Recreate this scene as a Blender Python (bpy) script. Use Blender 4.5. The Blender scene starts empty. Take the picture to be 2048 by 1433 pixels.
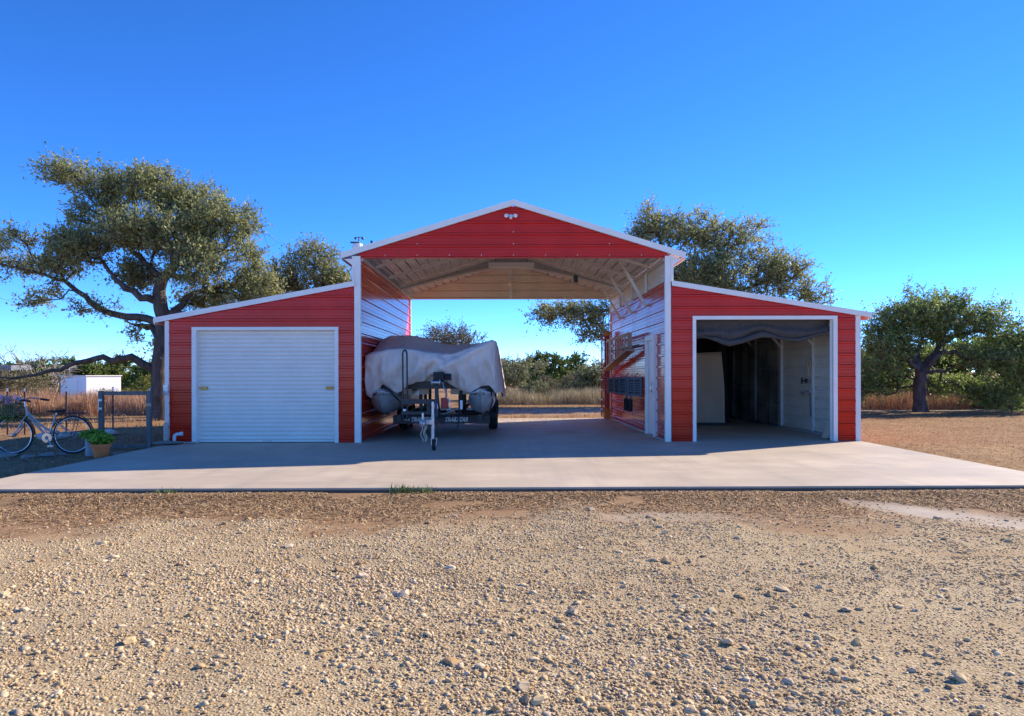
import bpy, bmesh, math, random
import numpy as np
from mathutils import Vector, Matrix, noise
random.seed(7); rng = np.random.default_rng(11)
scene = bpy.context.scene
COL = scene.collection
R = math.radians

# ------------------------------------------------------------------ camera
cam = bpy.data.cameras.new('camera'); camo = bpy.data.objects.new('camera', cam); COL.objects.link(camo)
cam.sensor_width = 36; cam.lens = 36*1450/2048; cam.clip_end = 3000; cam.clip_start = .05
cam.shift_y = 33.0/2048
camo.matrix_world = (Matrix.Translation((-.17, -14.05, 1.308)) @ Matrix.Rotation(-.0096, 4, 'Z')
                     @ Matrix.Rotation(R(90), 4, 'X') @ Matrix.Rotation(R(-.14), 4, 'Z'))
scene.camera = camo
# ------------------------------------------------------------------ sky and sun
SUN = Vector((1.6, .94, 1.0)).normalized()
w = bpy.data.worlds.new('World'); scene.world = w; w.use_nodes = True
nt = w.node_tree; nt.nodes.clear()
sky = nt.nodes.new('ShaderNodeTexSky'); sky.sky_type = 'NISHITA'; sky.sun_disc = False
sky.sun_elevation = math.asin(SUN.z); sky.sun_rotation = math.atan2(SUN.x, SUN.y)
sky.altitude = 7500; sky.air_density = 1.1; sky.dust_density = 0; sky.ozone_density = 4.5
hs = nt.nodes.new('ShaderNodeHueSaturation'); hs.inputs['Saturation'].default_value = 1.19; hs.inputs['Hue'].default_value = .508
gm_ = nt.nodes.new('ShaderNodeGamma'); gm_.inputs[1].default_value = 1.0
bg = nt.nodes.new('ShaderNodeBackground'); bg.inputs[1].default_value = .15
wo = nt.nodes.new('ShaderNodeOutputWorld')
nt.links.new(sky.outputs[0], hs.inputs['Color']); nt.links.new(hs.outputs[0], gm_.inputs[0]); nt.links.new(gm_.outputs[0], bg.inputs[0]); nt.links.new(bg.outputs[0], wo.inputs[0])
sl = bpy.data.lights.new('sun', 'SUN'); sl.energy = 3.3; sl.angle = R(.5); sl.color = (1, .90, .75)
so = bpy.data.objects.new('sun', sl); COL.objects.link(so); so.rotation_euler = SUN.to_track_quat('Z', 'Y').to_euler()
vs = scene.view_settings; vs.view_transform = 'Standard'; vs.look = 'None'; vs.gamma = 1; vs.exposure = 1.38; vs.use_curve_mapping = False
scene.render.engine = 'CYCLES'

# ------------------------------------------------------------------ materials
MT = {}
def M(name, col, rough=.6, metal=0, spec=.5, var=0, vs_=6, bump=0, bs=40, coat=0, stretch=(1, 1, 1), col2=None, tone=False, trans=0, alpha=1):
    m = bpy.data.materials.new(name); m.use_nodes = True; n = m.node_tree.nodes; l = m.node_tree.links
    p = n['Principled BSDF']; c = (*col, 1)
    p.inputs['Base Color'].default_value = c; p.inputs['Roughness'].default_value = rough; p.inputs['Metallic'].default_value = metal
    p.inputs['Specular IOR Level'].default_value = spec; p.inputs['Coat Weight'].default_value = coat; p.inputs['Coat Roughness'].default_value = .12
    tc = n.new('ShaderNodeTexCoord'); mp = n.new('ShaderNodeMapping'); mp.inputs['Scale'].default_value = stretch
    l.new(tc.outputs['Object'], mp.inputs[0])
    src = None
    if tone:
        a = n.new('ShaderNodeAttribute'); a.attribute_name = 'tone'
        r = n.new('ShaderNodeMix'); r.data_type = 'RGBA'
        r.inputs['A'].default_value = c; r.inputs['B'].default_value = (*(col2 or tuple(x*.5 for x in col)), 1)
        l.new(a.outputs['Fac'], r.inputs['Factor']); src = r.outputs['Result']
    elif var:
        t = n.new('ShaderNodeTexNoise'); t.inputs['Scale'].default_value = vs_; t.inputs['Detail'].default_value = 8; t.inputs['Roughness'].default_value = .65
        l.new(mp.outputs[0], t.inputs['Vector'])
        mr = n.new('ShaderNodeMapRange'); mr.inputs[1].default_value = .32; mr.inputs[2].default_value = .68
        l.new(t.outputs[0], mr.inputs[0])
        r = n.new('ShaderNodeMix'); r.data_type = 'RGBA'
        hi = tuple(min(1, x*(1+var)) for x in col); lo = col2 or tuple(x*(1-var) for x in col)
        r.inputs['A'].default_value = (*hi, 1); r.inputs['B'].default_value = (*lo, 1)
        l.new(mr.outputs[0], r.inputs['Factor']); src = r.outputs['Result']
    if src is not None: l.new(src, p.inputs['Base Color'])
    if bump:
        t2 = n.new('ShaderNodeTexNoise'); t2.inputs['Scale'].default_value = bs; t2.inputs['Detail'].default_value = 6
        l.new(mp.outputs[0], t2.inputs['Vector'])
        b = n.new('ShaderNodeBump'); b.inputs['Strength'].default_value = bump; b.inputs['Distance'].default_value = .02
        l.new(t2.outputs[0], b.inputs['Height']); l.new(b.outputs[0], p.inputs['Normal'])
    if trans:
        tr = n.new('ShaderNodeBsdfTranslucent'); mx = n.new('ShaderNodeMixShader'); mx.inputs[0].default_value = trans
        if src is not None: l.new(src, tr.inputs[0])
        else: tr.inputs[0].default_value = c
        l.new(p.outputs[0], mx.inputs[1]); l.new(tr.outputs[0], mx.inputs[2]); l.new(mx.outputs[0], n['Material Output'].inputs[0])
    p.inputs['Alpha'].default_value = alpha
    MT[name] = m; return m

M('red_paint', (.62, .028, .011), rough=.16, spec=.25, var=.12, vs_=1.2, bump=.015, bs=5, coat=.0)
M('white_trim', (.90, .83, .74), rough=.4, var=.05, vs_=3)
M('tan_metal', (.78, .69, .56), rough=.42, spec=.5, var=.08, vs_=2)
M('roof_metal', (.66, .67, .68), rough=.32, metal=.5, var=.12, vs_=2)
M('tube_steel', (.74, .72, .68), rough=.45, metal=.3, var=.10, vs_=8)
M('web_plate', (.44, .44, .44), rough=.5, metal=.3, var=.1)
M('door_white', (.88, .80, .70), rough=.42, var=.04, vs_=2)
M('door_panel', (.88, .82, .74), rough=.4, var=.04)
M('brass', (.48, .27, .07), rough=.4, metal=.6, var=.2, vs_=20)
M('black_rubber', (.018, .018, .02), rough=.75, bump=.2, bs=60)
M('black_steel', (.022, .023, .028), rough=.42, var=.3, vs_=10)
M('galvanised', (.52, .52, .50), rough=.38, metal=.8, var=.2, vs_=14)
M('alu', (.62, .62, .60), rough=.46, metal=.5, var=.25, vs_=5)
M('chrome', (.65, .65, .66), rough=.18, metal=1)
M('white_paint', (.8, .8, .8), rough=.5)
M('cover_cloth', (.74, .63, .54), rough=.9, spec=.15, var=.08, vs_=3, bump=.25, bs=160)
M('strap', (.02, .02, .022), rough=.8)
M('rope', (.55, .48, .36), rough=.9)
M('red_plastic', (.35, .02, .02), rough=.4)
M('shade_cloth', (.085, .08, .078), rough=.95, spec=.1, var=.15, vs_=9, bump=.3, bs=220)
M('canvas', (.66, .50, .36), rough=.9, spec=.1, var=.07, vs_=3, bump=.2, bs=150)
M('bark', (.115, .092, .075), rough=.95, spec=.1, var=.45, vs_=7, bump=.9, bs=16, stretch=(1, 1, .35))
M('grey_bark', (.36, .31, .27), rough=.95, spec=.1, var=.3, vs_=7, bump=.5, bs=16)
M('oak_leaf', (.20, .225, .072), rough=.5, spec=.35, tone=True, col2=(.50, .48, .21), trans=.48)
M('oak_leaf_green', (.18, .28, .06), rough=.48, spec=.4, tone=True, col2=(.38, .42, .13), trans=.45)
M('oak_leaf_pale', (.16, .18, .07), rough=.5, spec=.4, tone=True, col2=(.36, .35, .17), trans=.35)
M('juniper_leaf', (.085, .14, .025), rough=.7, spec=.3, tone=True, col2=(.20, .23, .045), trans=.15)
M('yellow_leaf', (.16, .19, .025), rough=.6, spec=.3, tone=True, col2=(.32, .32, .06), trans=.25)
M('olive_leaf', (.16, .14, .06), rough=.6, spec=.3, tone=True, col2=(.27, .23, .12), trans=.2)
M('dry_grass', (.30, .155, .065), rough=.9, spec=.15, tone=True, col2=(.56, .37, .20), trans=.2)
M('red_grass', (.36, .17, .09), rough=.9, spec=.15, tone=True, col2=(.58, .38, .24), trans=.2)
M('pale_brush', (.34, .28, .15), rough=.9, spec=.15, tone=True, col2=(.55, .46, .30), trans=.2)
M('straw', (.15, .07, .028), rough=.9, spec=.15, tone=True, col2=(.70, .48, .26))
M('green_grass', (.06, .11, .02), rough=.7, tone=True, col2=(.18, .24, .06), trans=.2)
M('pot_leaf', (.10, .26, .02), rough=.5, tone=True, col2=(.36, .52, .06), trans=.25)
M('terracotta', (.78, .21, .06), rough=.85, var=.15, vs_=9)
M('cinder', (.34, .34, .36), rough=.95, var=.15, vs_=20, bump=.4, bs=60)
M('grey_wood', (.17, .155, .14), rough=.9, var=.3, vs_=5, bump=.3, bs=30, stretch=(4, 4, .6))
M('raw_wood', (.46, .33, .22), rough=.8, var=.15, vs_=7)
M('rust_steel', (.09, .045, .035), rough=.8, var=.3, vs_=12)
M('wire', (.30, .29, .27), rough=.5, metal=.6)
M('silver_paint', (.44, .42, .40), rough=.3, metal=.35)
M('brown_plastic', (.07, .025, .018), rough=.4)
M('flower_pink', (.70, .22, .28), rough=.7, tone=True, col2=(.82, .62, .62))
M('grey_plastic', (.135, .15, .165), rough=.5, var=.1)
M('ladder_red', (.36, .035, .025), rough=.5, var=.15)
M('ladder_orange', (.52, .20, .02), rough=.5)
M('rung_white', (.62, .60, .58), rough=.4, metal=.3)
M('limestone', (.58, .52, .43), rough=.95, spec=.2, var=.2, vs_=8, bump=.4, bs=25)
M('flagstone', (.30, .26, .22), rough=.95, var=.15, vs_=8, bump=.4, bs=25)
M('house_wall', (.16, .13, .11), rough=.9, var=.1)
M('house_roof', (.20, .20, .22), rough=.5, metal=.3)
M('dark_glass', (.015, .018, .022), rough=.08)
M('leather', (.55, .40, .22), rough=.7)
M('lamp_diffuser', (.85, .82, .76), rough=.5)
M('lens', (.8, .78, .7), rough=.15)
def net_mat():
    m = bpy.data.materials.new('shade_net'); m.use_nodes = True; n = m.node_tree.nodes; l = m.node_tree.links
    p = n['Principled BSDF']; p.inputs['Base Color'].default_value = (.02, .02, .024, 1); p.inputs['Roughness'].default_value = .9
    t = n.new('ShaderNodeBsdfTransparent'); x = n.new('ShaderNodeMixShader')
    tc = n.new('ShaderNodeTexCoord'); no = n.new('ShaderNodeTexNoise'); no.inputs['Scale'].default_value = 1.3
    mr = n.new('ShaderNodeMapRange'); mr.inputs[3].default_value = .30; mr.inputs[4].default_value = .62; mr.inputs[1].default_value = .35; mr.inputs[2].default_value = .65
    l.new(tc.outputs['Object'], no.inputs['Vector']); l.new(no.outputs[0], mr.inputs[0]); l.new(mr.outputs[0], x.inputs[0])
    l.new(t.outputs[0], x.inputs[1]); l.new(p.outputs[0], x.inputs[2]); l.new(x.outputs[0], n['Material Output'].inputs[0]); MT['shade_net'] = m
net_mat()

def nodes_mat(name):
    m = bpy.data.materials.new(name); m.use_nodes = True; MT[name] = m
    n = m.node_tree.nodes; l = m.node_tree.links
    g = n.new('ShaderNodeNewGeometry')
    def nz(scale, detail=6, stretch=None, rough=.6):
        t = n.new('ShaderNodeTexNoise'); t.inputs['Scale'].default_value = scale; t.inputs['Detail'].default_value = detail; t.inputs['Roughness'].default_value = rough
        if stretch:
            mp = n.new('ShaderNodeMapping'); mp.inputs['Scale'].default_value = stretch; l.new(g.outputs['Position'], mp.inputs[0]); l.new(mp.outputs[0], t.inputs['Vector'])
        else: l.new(g.outputs['Position'], t.inputs['Vector'])
        return t.outputs[0]
    def ramp(v, a, b, lo=0, hi=1):
        mr = n.new('ShaderNodeMapRange'); l.new(v, mr.inputs[0])
        for i, q in enumerate((a, b, lo, hi)): mr.inputs[1+i].default_value = q
        return mr.outputs[0]
    def mix(f, a, b, mode='MIX'):
        r = n.new('ShaderNodeMix'); r.data_type = 'RGBA'; r.blend_type = mode
        for k, v in (('Factor', f), ('A', a), ('B', b)):
            if isinstance(v, tuple): r.inputs[k].default_value = (*v, 1)
            elif isinstance(v, (int, float)): r.inputs[k].default_value = v
            else: l.new(v, r.inputs[k])
        return r.outputs['Result']
    def attr(nm):
        a = n.new('ShaderNodeAttribute'); a.attribute_name = nm; return a.outputs['Fac']
    return m, n, l, g, nz, ramp, mix, attr
def ground_mat():
    m, n, l, g, nz, ramp, mix, attr = nodes_mat('ground')
    p = n['Principled BSDF']; p.inputs['Roughness'].default_value = .95; p.inputs['Specular IOR Level'].default_value = .15
    field = mix(ramp(nz(.35), .35, .65), (.34, .175, .065), (.46, .28, .12))
    field = mix(ramp(nz(9, 8), .35, .7), field, (.19, .095, .04))
    dirt = mix(ramp(nz(2.5, 8), .35, .65), (.33, .19, .095), (.19, .105, .05))
    dirt = mix(ramp(nz(60, 4), .45, .7), dirt, (.44, .29, .16))
    v = n.new('ShaderNodeTexVoronoi'); v.inputs['Scale'].default_value = 75; l.new(g.outputs['Position'], v.inputs['Vector'])
    grav = mix(ramp(nz(1.1, 5), .35, .65), (.54, .38, .19), (.62, .46, .25))
    sep = n.new('ShaderNodeSeparateColor'); l.new(v.outputs['Color'], sep.inputs[0])
    grav = mix(ramp(sep.outputs[0], .1, .9, 0, .75), grav, (.68, .54, .34))
    grav = mix(ramp(sep.outputs[1], .55, 1, 0, .8), grav, (.40, .26, .12))
    grav = mix(ramp(v.outputs['Distance'], .3, .75, 0, .65), grav, (.24, .17, .10))
    grav = mix(ramp(nz(1.6, 7), .48, .68, 0, .6), grav, (.36, .235, .115))
    sand = mix(ramp(nz(5, 8), .35, .65), (.52, .43, .33), (.44, .35, .26))
    c = mix(attr('near'), field, dirt)
    c = mix(attr('sand'), c, sand)
    c = mix(attr('gravel'), c, grav)
    l.new(c, p.inputs['Base Color'])
    b = n.new('ShaderNodeBump'); b.inputs['Strength'].default_value = .6; b.inputs['Distance'].default_value = .009
    mm = n.new('ShaderNodeMath'); mm.operation = 'SUBTRACT'; l.new(nz(45, 8, rough=.75), mm.inputs[0])
    m2 = n.new('ShaderNodeMath'); m2.operation = 'MULTIPLY'; l.new(v.outputs['Distance'], m2.inputs[0]); l.new(attr('gravel'), m2.inputs[1])
    l.new(m2.outputs[0], mm.inputs[1]); l.new(mm.outputs[0], b.inputs['Height']); l.new(b.outputs[0], p.inputs['Normal'])
ground_mat()
def concrete_mat():
    m, n, l, g, nz, ramp, mix, attr = nodes_mat('concrete')
    p = n['Principled BSDF']; p.inputs['Specular IOR Level'].default_value = .35
    c = mix(ramp(nz(.7, 6, (.35, 1.6, 1)), .35, .65), (.58, .46, .325), (.49, .39, .28))
    c = mix(ramp(nz(.8, 5, (.6, .9, 1)), .5, .66, 0, .8), c, (.68, .54, .39))
    c = mix(ramp(nz(1.0, 6, (2.6, .22, 1)), .5, .7, 0, .5), c, (.40, .325, .245))
    c = mix(ramp(nz(.55, 7, None, .7), .55, .66, 0, .45), c, (.39, .31, .23))
    c = mix(ramp(nz(9, 8, (.25, 1.5, 1)), .45, .75, 0, .35), c, (.41, .325, .245))
    c = mix(ramp(nz(160, 3), .5, .75, 0, .25), c, (.36, .29, .22))
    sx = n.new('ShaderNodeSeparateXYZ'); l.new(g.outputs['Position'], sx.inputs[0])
    c = mix(ramp(sx.outputs[2], -.012, -.03, 0, .9), c, (.12, .08, .05))      # side faces turn dark brown just below the top
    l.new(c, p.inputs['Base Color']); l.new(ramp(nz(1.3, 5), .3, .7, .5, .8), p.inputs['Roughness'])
    b = n.new('ShaderNodeBump'); b.inputs['Strength'].default_value = .25; b.inputs['Distance'].default_value = .004
    l.new(nz(70, 6), b.inputs['Height']); l.new(b.outputs[0], p.inputs['Normal'])
concrete_mat()
def stone_mat():
    m, n, l, g, nz, ramp, mix, attr = nodes_mat('gravel_stone')
    p = n['Principled BSDF']; p.inputs['Roughness'].default_value = .95; p.inputs['Specular IOR Level'].default_value = .12
    t = attr('tone')
    if True:
        oi = n.new('ShaderNodeObjectInfo'); ad = n.new('ShaderNodeMath'); ad.operation = 'ADD'
        l.new(t, ad.inputs[0]); l.new(oi.outputs['Random'], ad.inputs[1])
        fr = n.new('ShaderNodeMath'); fr.operation = 'FRACT'; l.new(ad.outputs[0], fr.inputs[0]); t = fr.outputs[0]
    cr = n.new('ShaderNodeValToRGB'); l.new(t, cr.inputs[0]); e = cr.color_ramp; e.interpolation = 'LINEAR'
    cols = [(0, (.76, .62, .41)), (.2, (.56, .38, .16)), (.4, (.70, .54, .32)), (.55, (.48, .28, .10)), (.7, (.68, .52, .35)), (.88, (.30, .18, .08)), (1, (.62, .44, .21))]
    while len(e.elements) < len(cols): e.elements.new(.5)
    for k, (ps, cc) in zip(e.elements, cols): k.position = ps; k.color = (*cc, 1)
    c = mix(ramp(nz(45, 6), .35, .7, 0, .5), cr.outputs[0], (.40, .32, .23))
    l.new(c, p.inputs['Base Color'])
    b = n.new('ShaderNodeBump'); b.inputs['Strength'].default_value = .4; b.inputs['Distance'].default_value = .005
    l.new(nz(160, 5), b.inputs['Height']); l.new(b.outputs[0], p.inputs['Normal'])
stone_mat()

# ------------------------------------------------------------------ helpers
def tag(o, label=None, cat=None, group=None, kind=None):
    if label: o['label'] = label
    if cat: o['category'] = cat
    if group: o['group'] = group
    if kind: o['kind'] = kind
    return o
def thing(name, label, cat, loc=(0, 0, 0), rz=0, group=None):
    o = bpy.data.objects.new(name, None); COL.objects.link(o); o.location = loc; o.rotation_euler = (0, 0, rz); o.empty_display_size = .1
    return tag(o, label, cat, group)
def link(name, me, mat, parent=None, loc=None):
    o = bpy.data.objects.new(name, me); COL.objects.link(o)
    if mat and not me.materials: me.materials.append(MT[mat])
    if parent: o.parent = parent
    if loc: o.location = loc
    return o
def mesh_np(name, V, F, mat, parent=None, tone=None, smooth=False, loc=None, attrs=None):
    """V (n,3); F (m,k) all faces with k corners, or a list of such arrays"""
    if not isinstance(F, list): F = [F]
    me = bpy.data.meshes.new(name); V = np.asarray(V, np.float32)
    me.vertices.add(len(V)); me.vertices.foreach_set('co', V.ravel())
    nl = sum(f.size for f in F); npol = sum(len(f) for f in F)
    me.loops.add(nl); me.loops.foreach_set('vertex_index', np.concatenate([f.ravel() for f in F]).astype(np.int32))
    me.polygons.add(npol)
    starts = []; s = 0
    for f in F: starts.append(s + np.arange(len(f))*f.shape[1]); s += f.size
    me.polygons.foreach_set('loop_start', np.concatenate(starts).astype(np.int32))
    if smooth: me.polygons.foreach_set('use_smooth', np.ones(npol, bool))
    me.update(calc_edges=True)
    if tone is not None:
        a = me.attributes.new('tone', 'FLOAT', 'FACE' if len(tone) == npol else 'POINT'); a.data.foreach_set('value', np.asarray(tone, np.float32))
    for k, v in (attrs or {}).items():
        a = me.attributes.new(k, 'FLOAT', 'POINT'); a.data.foreach_set('value', np.asarray(v, np.float32))
    return link(name, me, mat, parent, loc)
class MB:
    def __init__(s): s.v = []; s.f = []
    def add(s, vs, fs):
        b = len(s.v); s.v += [tuple(q) for q in vs]; s.f += [tuple(b+i for i in f) for f in fs]; return s
    def box(s, x0, x1, y0, y1, z0, z1):
        vs = [(x, y, z) for z in (z0, z1) for y in (y0, y1) for x in (x0, x1)]
        return s.add(vs, [(0, 2, 3, 1), (4, 5, 7, 6), (0, 1, 5, 4), (2, 6, 7, 3), (0, 4, 6, 2), (1, 3, 7, 5)])
    def bar(s, p, q, w, h, up=(0, 0, 1)):
        p = Vector(p); q = Vector(q); d = (q-p).normalized(); u = Vector(up)
        a = d.cross(u)
        if a.length < 1e-4: a = d.cross(Vector((0, 1, 0)))
        a.normalize(); b = a.cross(d).normalized()
        vs = [c + a*(i*w/2) + b*(j*h/2) for c in (p, q) for i, j in ((-1, -1), (1, -1), (1, 1), (-1, 1))]
        return s.add(vs, [(3, 2, 1, 0), (4, 5, 6, 7), (0, 1, 5, 4), (1, 2, 6, 5), (2, 3, 7, 6), (3, 0, 4, 7)])
    def tube(s, pts, r, n=8, closed=False, cap=True):
        P = [Vector(p) for p in pts]; m = len(P); rr = r if isinstance(r, (list, tuple)) else [r]*m
        b0 = len(s.v); prev = None
        for i, p in enumerate(P):
            if closed: t = P[(i+1) % m] - P[i-1]
            else: t = P[min(i+1, m-1)] - P[max(i-1, 0)]
            t.normalize()
            if prev is None:
                a = t.cross(Vector((0, 0, 1)))
                if a.length < .05: a = t.cross(Vector((0, 1, 0)))
            else: a = prev - t*prev.dot(t)
            a.normalize(); prev = a; c = t.cross(a)
            for k in range(n):
                an = 2*math.pi*k/n; s.v.append(tuple(p + (a*math.cos(an)+c*math.sin(an))*rr[i]))
        for i in range(m if closed else m-1):
            j = (i+1) % m
            for k in range(n):
                k2 = (k+1) % n; s.f.append((b0+i*n+k, b0+i*n+k2, b0+j*n+k2, b0+j*n+k))
        if cap and not closed:
            s.f.append(tuple(b0+k for k in range(n))[::-1]); s.f.append(tuple(b0+(m-1)*n+k for k in range(n)))
        return s
    def lathe(s, prof, c, axis='Z', n=24):
        """prof: list of (r, h) along axis from c"""
        b0 = len(s.v); c = Vector(c)
        for r, h in prof:
            for k in range(n):
                a = 2*math.pi*k/n; u, v = r*math.cos(a), r*math.sin(a)
                s.v.append(tuple(c + Vector({'Z': (u, v, h), 'Y': (u, h, v), 'X': (h, u, v)}[axis])))
        for i in range(len(prof)-1):
            for k in range(n):
                k2 = (k+1) % n; s.f.append((b0+i*n+k, b0+i*n+k2, b0+(i+1)*n+k2, b0+(i+1)*n+k))
        return s
    def prism(s, poly, y0, y1, plane='XZ'):
        n = len(poly)
        mk = {'XZ': lambda a, b, t: (a, t, b), 'YZ': lambda a, b, t: (t, a, b), 'XY': lambda a, b, t: (a, b, t)}[plane]
        vs = [mk(a, b, y0) for a, b in poly] + [mk(a, b, y1) for a, b in poly]
        return s.add(vs, [tuple(range(n)), tuple(range(2*n-1, n-1, -1))] + [(i, i+n, (i+1) % n+n, (i+1) % n) for i in range(n)])
    def blob(s, c, r, sub=1, amp=.2, seed=0, sq=(1, 1, 1)):
        bm = bmesh.new(); bmesh.ops.create_icosphere(bm, subdivisions=sub, radius=1)
        vs = []
        for v in bm.verts:
            k = 1 + amp*noise.noise(v.co*1.3 + Vector((seed*3.7, seed*1.3, seed)))*2
            vs.append((c[0]+v.co.x*k*r*sq[0], c[1]+v.co.y*k*r*sq[1], c[2]+v.co.z*k*r*sq[2]))
        fs = [tuple(v.index for v in f.verts) for f in bm.faces]; bm.free(); return s.add(vs, fs)
    def build(s, name, mat, parent=None, smooth=False, bevel=0, loc=None, label=None):
        me = bpy.data.meshes.new(name); vs = s.v
        if loc is not None and parent is None: vs = [(a-loc[0], b-loc[1], c-loc[2]) for a, b, c in vs]
        me.from_pydata(vs, [], s.f)
        bm = bmesh.new(); bm.from_mesh(me); bmesh.ops.recalc_face_normals(bm, faces=bm.faces)
        if bevel:
            es = [e for e in bm.edges if len(e.link_faces) == 2 and e.calc_face_angle(0) > .5]
            bmesh.ops.bevel(bm, geom=es, offset=bevel, segments=2, affect='EDGES', profile=.6)
        bm.to_mesh(me); bm.free()
        if smooth:
            for p in me.polygons: p.use_smooth = True
            if smooth != 'all': me.set_sharp_from_angle(angle=R(40))
        o = link(name, me, mat, parent, loc if parent is None else None)
        if label: o['label'] = label
        return o
def copy_tree(o, parent=None):
    c = o.copy(); COL.objects.link(c); c.parent = parent
    for ch in [x for x in o.children]: copy_tree(ch, c)
    return c
def W(px, d):          # lateral position in metres of a thing seen at column px, d metres in front of the camera
    return -.17 + (px-1010)*d/1450
def Z(py, d): return 1.308 + (750-py)*d/1450
CY = -14.05
def vnoise(x, y, seed=0):
    x = np.asarray(x, float); y = np.asarray(y, float); xi = np.floor(x).astype(np.int64); yi = np.floor(y).astype(np.int64)
    fx = x-xi; fy = y-yi; fx = fx*fx*(3-2*fx); fy = fy*fy*(3-2*fy)
    def h(a, b):
        q = (a*374761393 + b*668265263 + seed*974634777) & 0xffffffff
        q = ((q ^ (q >> 13))*1274126177) & 0xffffffff
        return ((q ^ (q >> 16)) & 0xffff)/65535.
    return (h(xi, yi)*(1-fx)+h(xi+1, yi)*fx)*(1-fy) + (h(xi, yi+1)*(1-fx)+h(xi+1, yi+1)*fx)*fy
def fbm(x, y, seed=0, o=4):
    t = 0; a = .5
    for k in range(o): t = t + a*vnoise(x*2**k, y*2**k, seed+k); a *= .5
    return t/(1-.5**o)
def sstep(a, b, v): t = np.clip((v-a)/(b-a), 0, 1); return t*t*(3-2*t)
# ------------------------------------------------------------------ ground
def gravel_mask(x, y):
    d = y - CY
    edge = 6.75 + .95*(fbm(x*.6+3, y*.5, 5)-.5)*2 - 1.1*sstep(2.0, 6.0, -x) - .9*sstep(2.5, 6, x) + .5*np.exp(-((x-.3)/1.0)**2)
    return sstep(-.8, .8, edge + 1.1*(fbm(x*2.2, y*2.2, 9)-.5)*2 - d)
def sand_mask(x, y):
    d = y - CY
    c = 7.55 - (x-3.6)*1.15                       # tyre track leaving to the right
    s = np.exp(-((d-c)/.5)**2)*sstep(3.1, 4.2, x)
    s2 = np.exp(-((d-6.95)/.35)**2)*np.exp(-((x-1.2)/1.0)**2)
    far = np.exp(-((d-(26.5+.0*x))/.9)**2)*sstep(11, 14, x)*.9 + np.exp(-((d-27-(x+.5)*.12)/2.0)**2)*sstep(-4, -2, x)*sstep(6.5, 4.5, x)*.9
    return np.clip(s*(.8+fbm(x*1.5, y*1.5, 3)) + s2*.6 + far, 0, 1)
def height(x, y):
    x = np.asarray(x, float); y = np.asarray(y, float); d = y-CY
    b = -.075 + .035*(fbm(x*.7, y*.7, 21)-.5) + .02*(fbm(x*4, y*4, 22, 3)-.5)*sstep(9.5, 7.5, d)
    g = gravel_mask(x, y); b = b + (.042+.04*(fbm(x*1.3, y*1.3, 77)-.5))*np.exp(-((y+5.75)/.35)**2)*(y < -5.6)
    b = b + g*(.02 + .035*(fbm(x*1.6, y*1.6, 31)-.5))
    b = b + .03*sstep(6.7, 7.6, x)*sstep(-6, -3, y)
    b = b - .012*np.clip(d-26, 0, 60)*sstep(-6, -12, x)
    b = b + np.where(d > 60, (d-60)*.004, 0)
    inside = (np.abs(x) < 6.9) & (y > -5.9) & (y < 8)
    return np.where(inside, np.minimum(b, -.055), b)
xs = np.concatenate([-np.geomspace(500, 9.3, 40), np.arange(-9, 9.01, .13), np.geomspace(9.3, 500, 40)])
ys = np.concatenate([-np.geomspace(80, 17, 10), np.arange(-16.5, -5, .11), np.arange(-5, 16, .35), np.geomspace(16.5, 900, 45)])
XX, YY = np.meshgrid(xs, ys); HH = height(XX, YY)
nx, ny = len(xs), len(ys); idx = np.arange(nx*ny).reshape(ny, nx)
F = np.stack([idx[:-1, :-1], idx[:-1, 1:], idx[1:, 1:], idx[1:, :-1]], -1).reshape(-1, 4)
dd = YY-CY
near = sstep(10.6, 9.2, dd)*(.55+.6*fbm(XX*.9, YY*.9, 41)) + sstep(-6.2, -7.0, XX)*sstep(15.5, 13.6, dd)*.95
ground = mesh_np('ground', np.stack([XX, YY, HH], -1).reshape(-1, 3), F, 'ground', smooth=True,
    attrs={'gravel': gravel_mask(XX, YY).ravel(), 'sand': sand_mask(XX, YY).ravel(), 'near': np.clip(near, 0, 1).ravel()})
tag(ground, kind='structure')
L = 7.55
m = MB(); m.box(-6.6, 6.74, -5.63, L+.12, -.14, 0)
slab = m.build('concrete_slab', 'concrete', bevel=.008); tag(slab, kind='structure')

# ------------------------------------------------------------------ barn
barn = thing('barn', 'red metal barn with open centre bay, white trim and two lean-to garages', 'barn')
PITCH = .2285
PROF = [(0, .025), (.014, .025), (.032, 0), (.066, 0), (.071, .004), (.083, .004), (.088, 0), (.141, 0), (.146, .004), (.158, .004), (.163, 0), (.1965, 0), (.2145, .025), (PITCH, .025)]
def prof_clip(lo, hi):
    out = []
    for (a, da), (b, db) in zip(PROF[:-1], PROF[1:]):
        if b <= lo or a >= hi or b-a < 1e-6: continue
        s = max(a, lo); e = min(b, hi); f = lambda t: da+(db-da)*(t-a)/(b-a)
        if not out: out.append((s, f(s)))
        out.append((e, f(e)))
    return out
def courses(parent, mapf, z0, z1, pieces, mat, first=.087, name='siding_panel'):
    """one ribbed sheet course after another; pieces = [(za, zb, left(z), right(z))]"""
    k = math.floor((z0-first)/PITCH)
    while first+k*PITCH < z1:
        c0 = first+k*PITCH; k += 1
        for za, zb, xl, xr in pieces:
            mb = MB()
            lo = max(za, z0)-c0; hi = min(zb, z1)-c0
            pts = prof_clip(max(lo, 0), min(hi, PITCH))
            if len(pts) < 2: continue
            vs = []; ok = False
            for h, d in pts:
                z = c0+h; a, b = xl(z), xr(z)
                if b < a: a = b = (a+b)/2
                if b-a > .02: ok = True
                vs += [mapf(a, z, d), mapf(b, z, d)]
            if ok:
                mb.add(vs, [(2*i, 2*i+1, 2*i+3, 2*i+2) for i in range(len(pts)-1)]); mb.build(name, mat, parent)
C = lambda v: (lambda z: v)
front = lambda u, z, d: (u, -.004-d, z)
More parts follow.
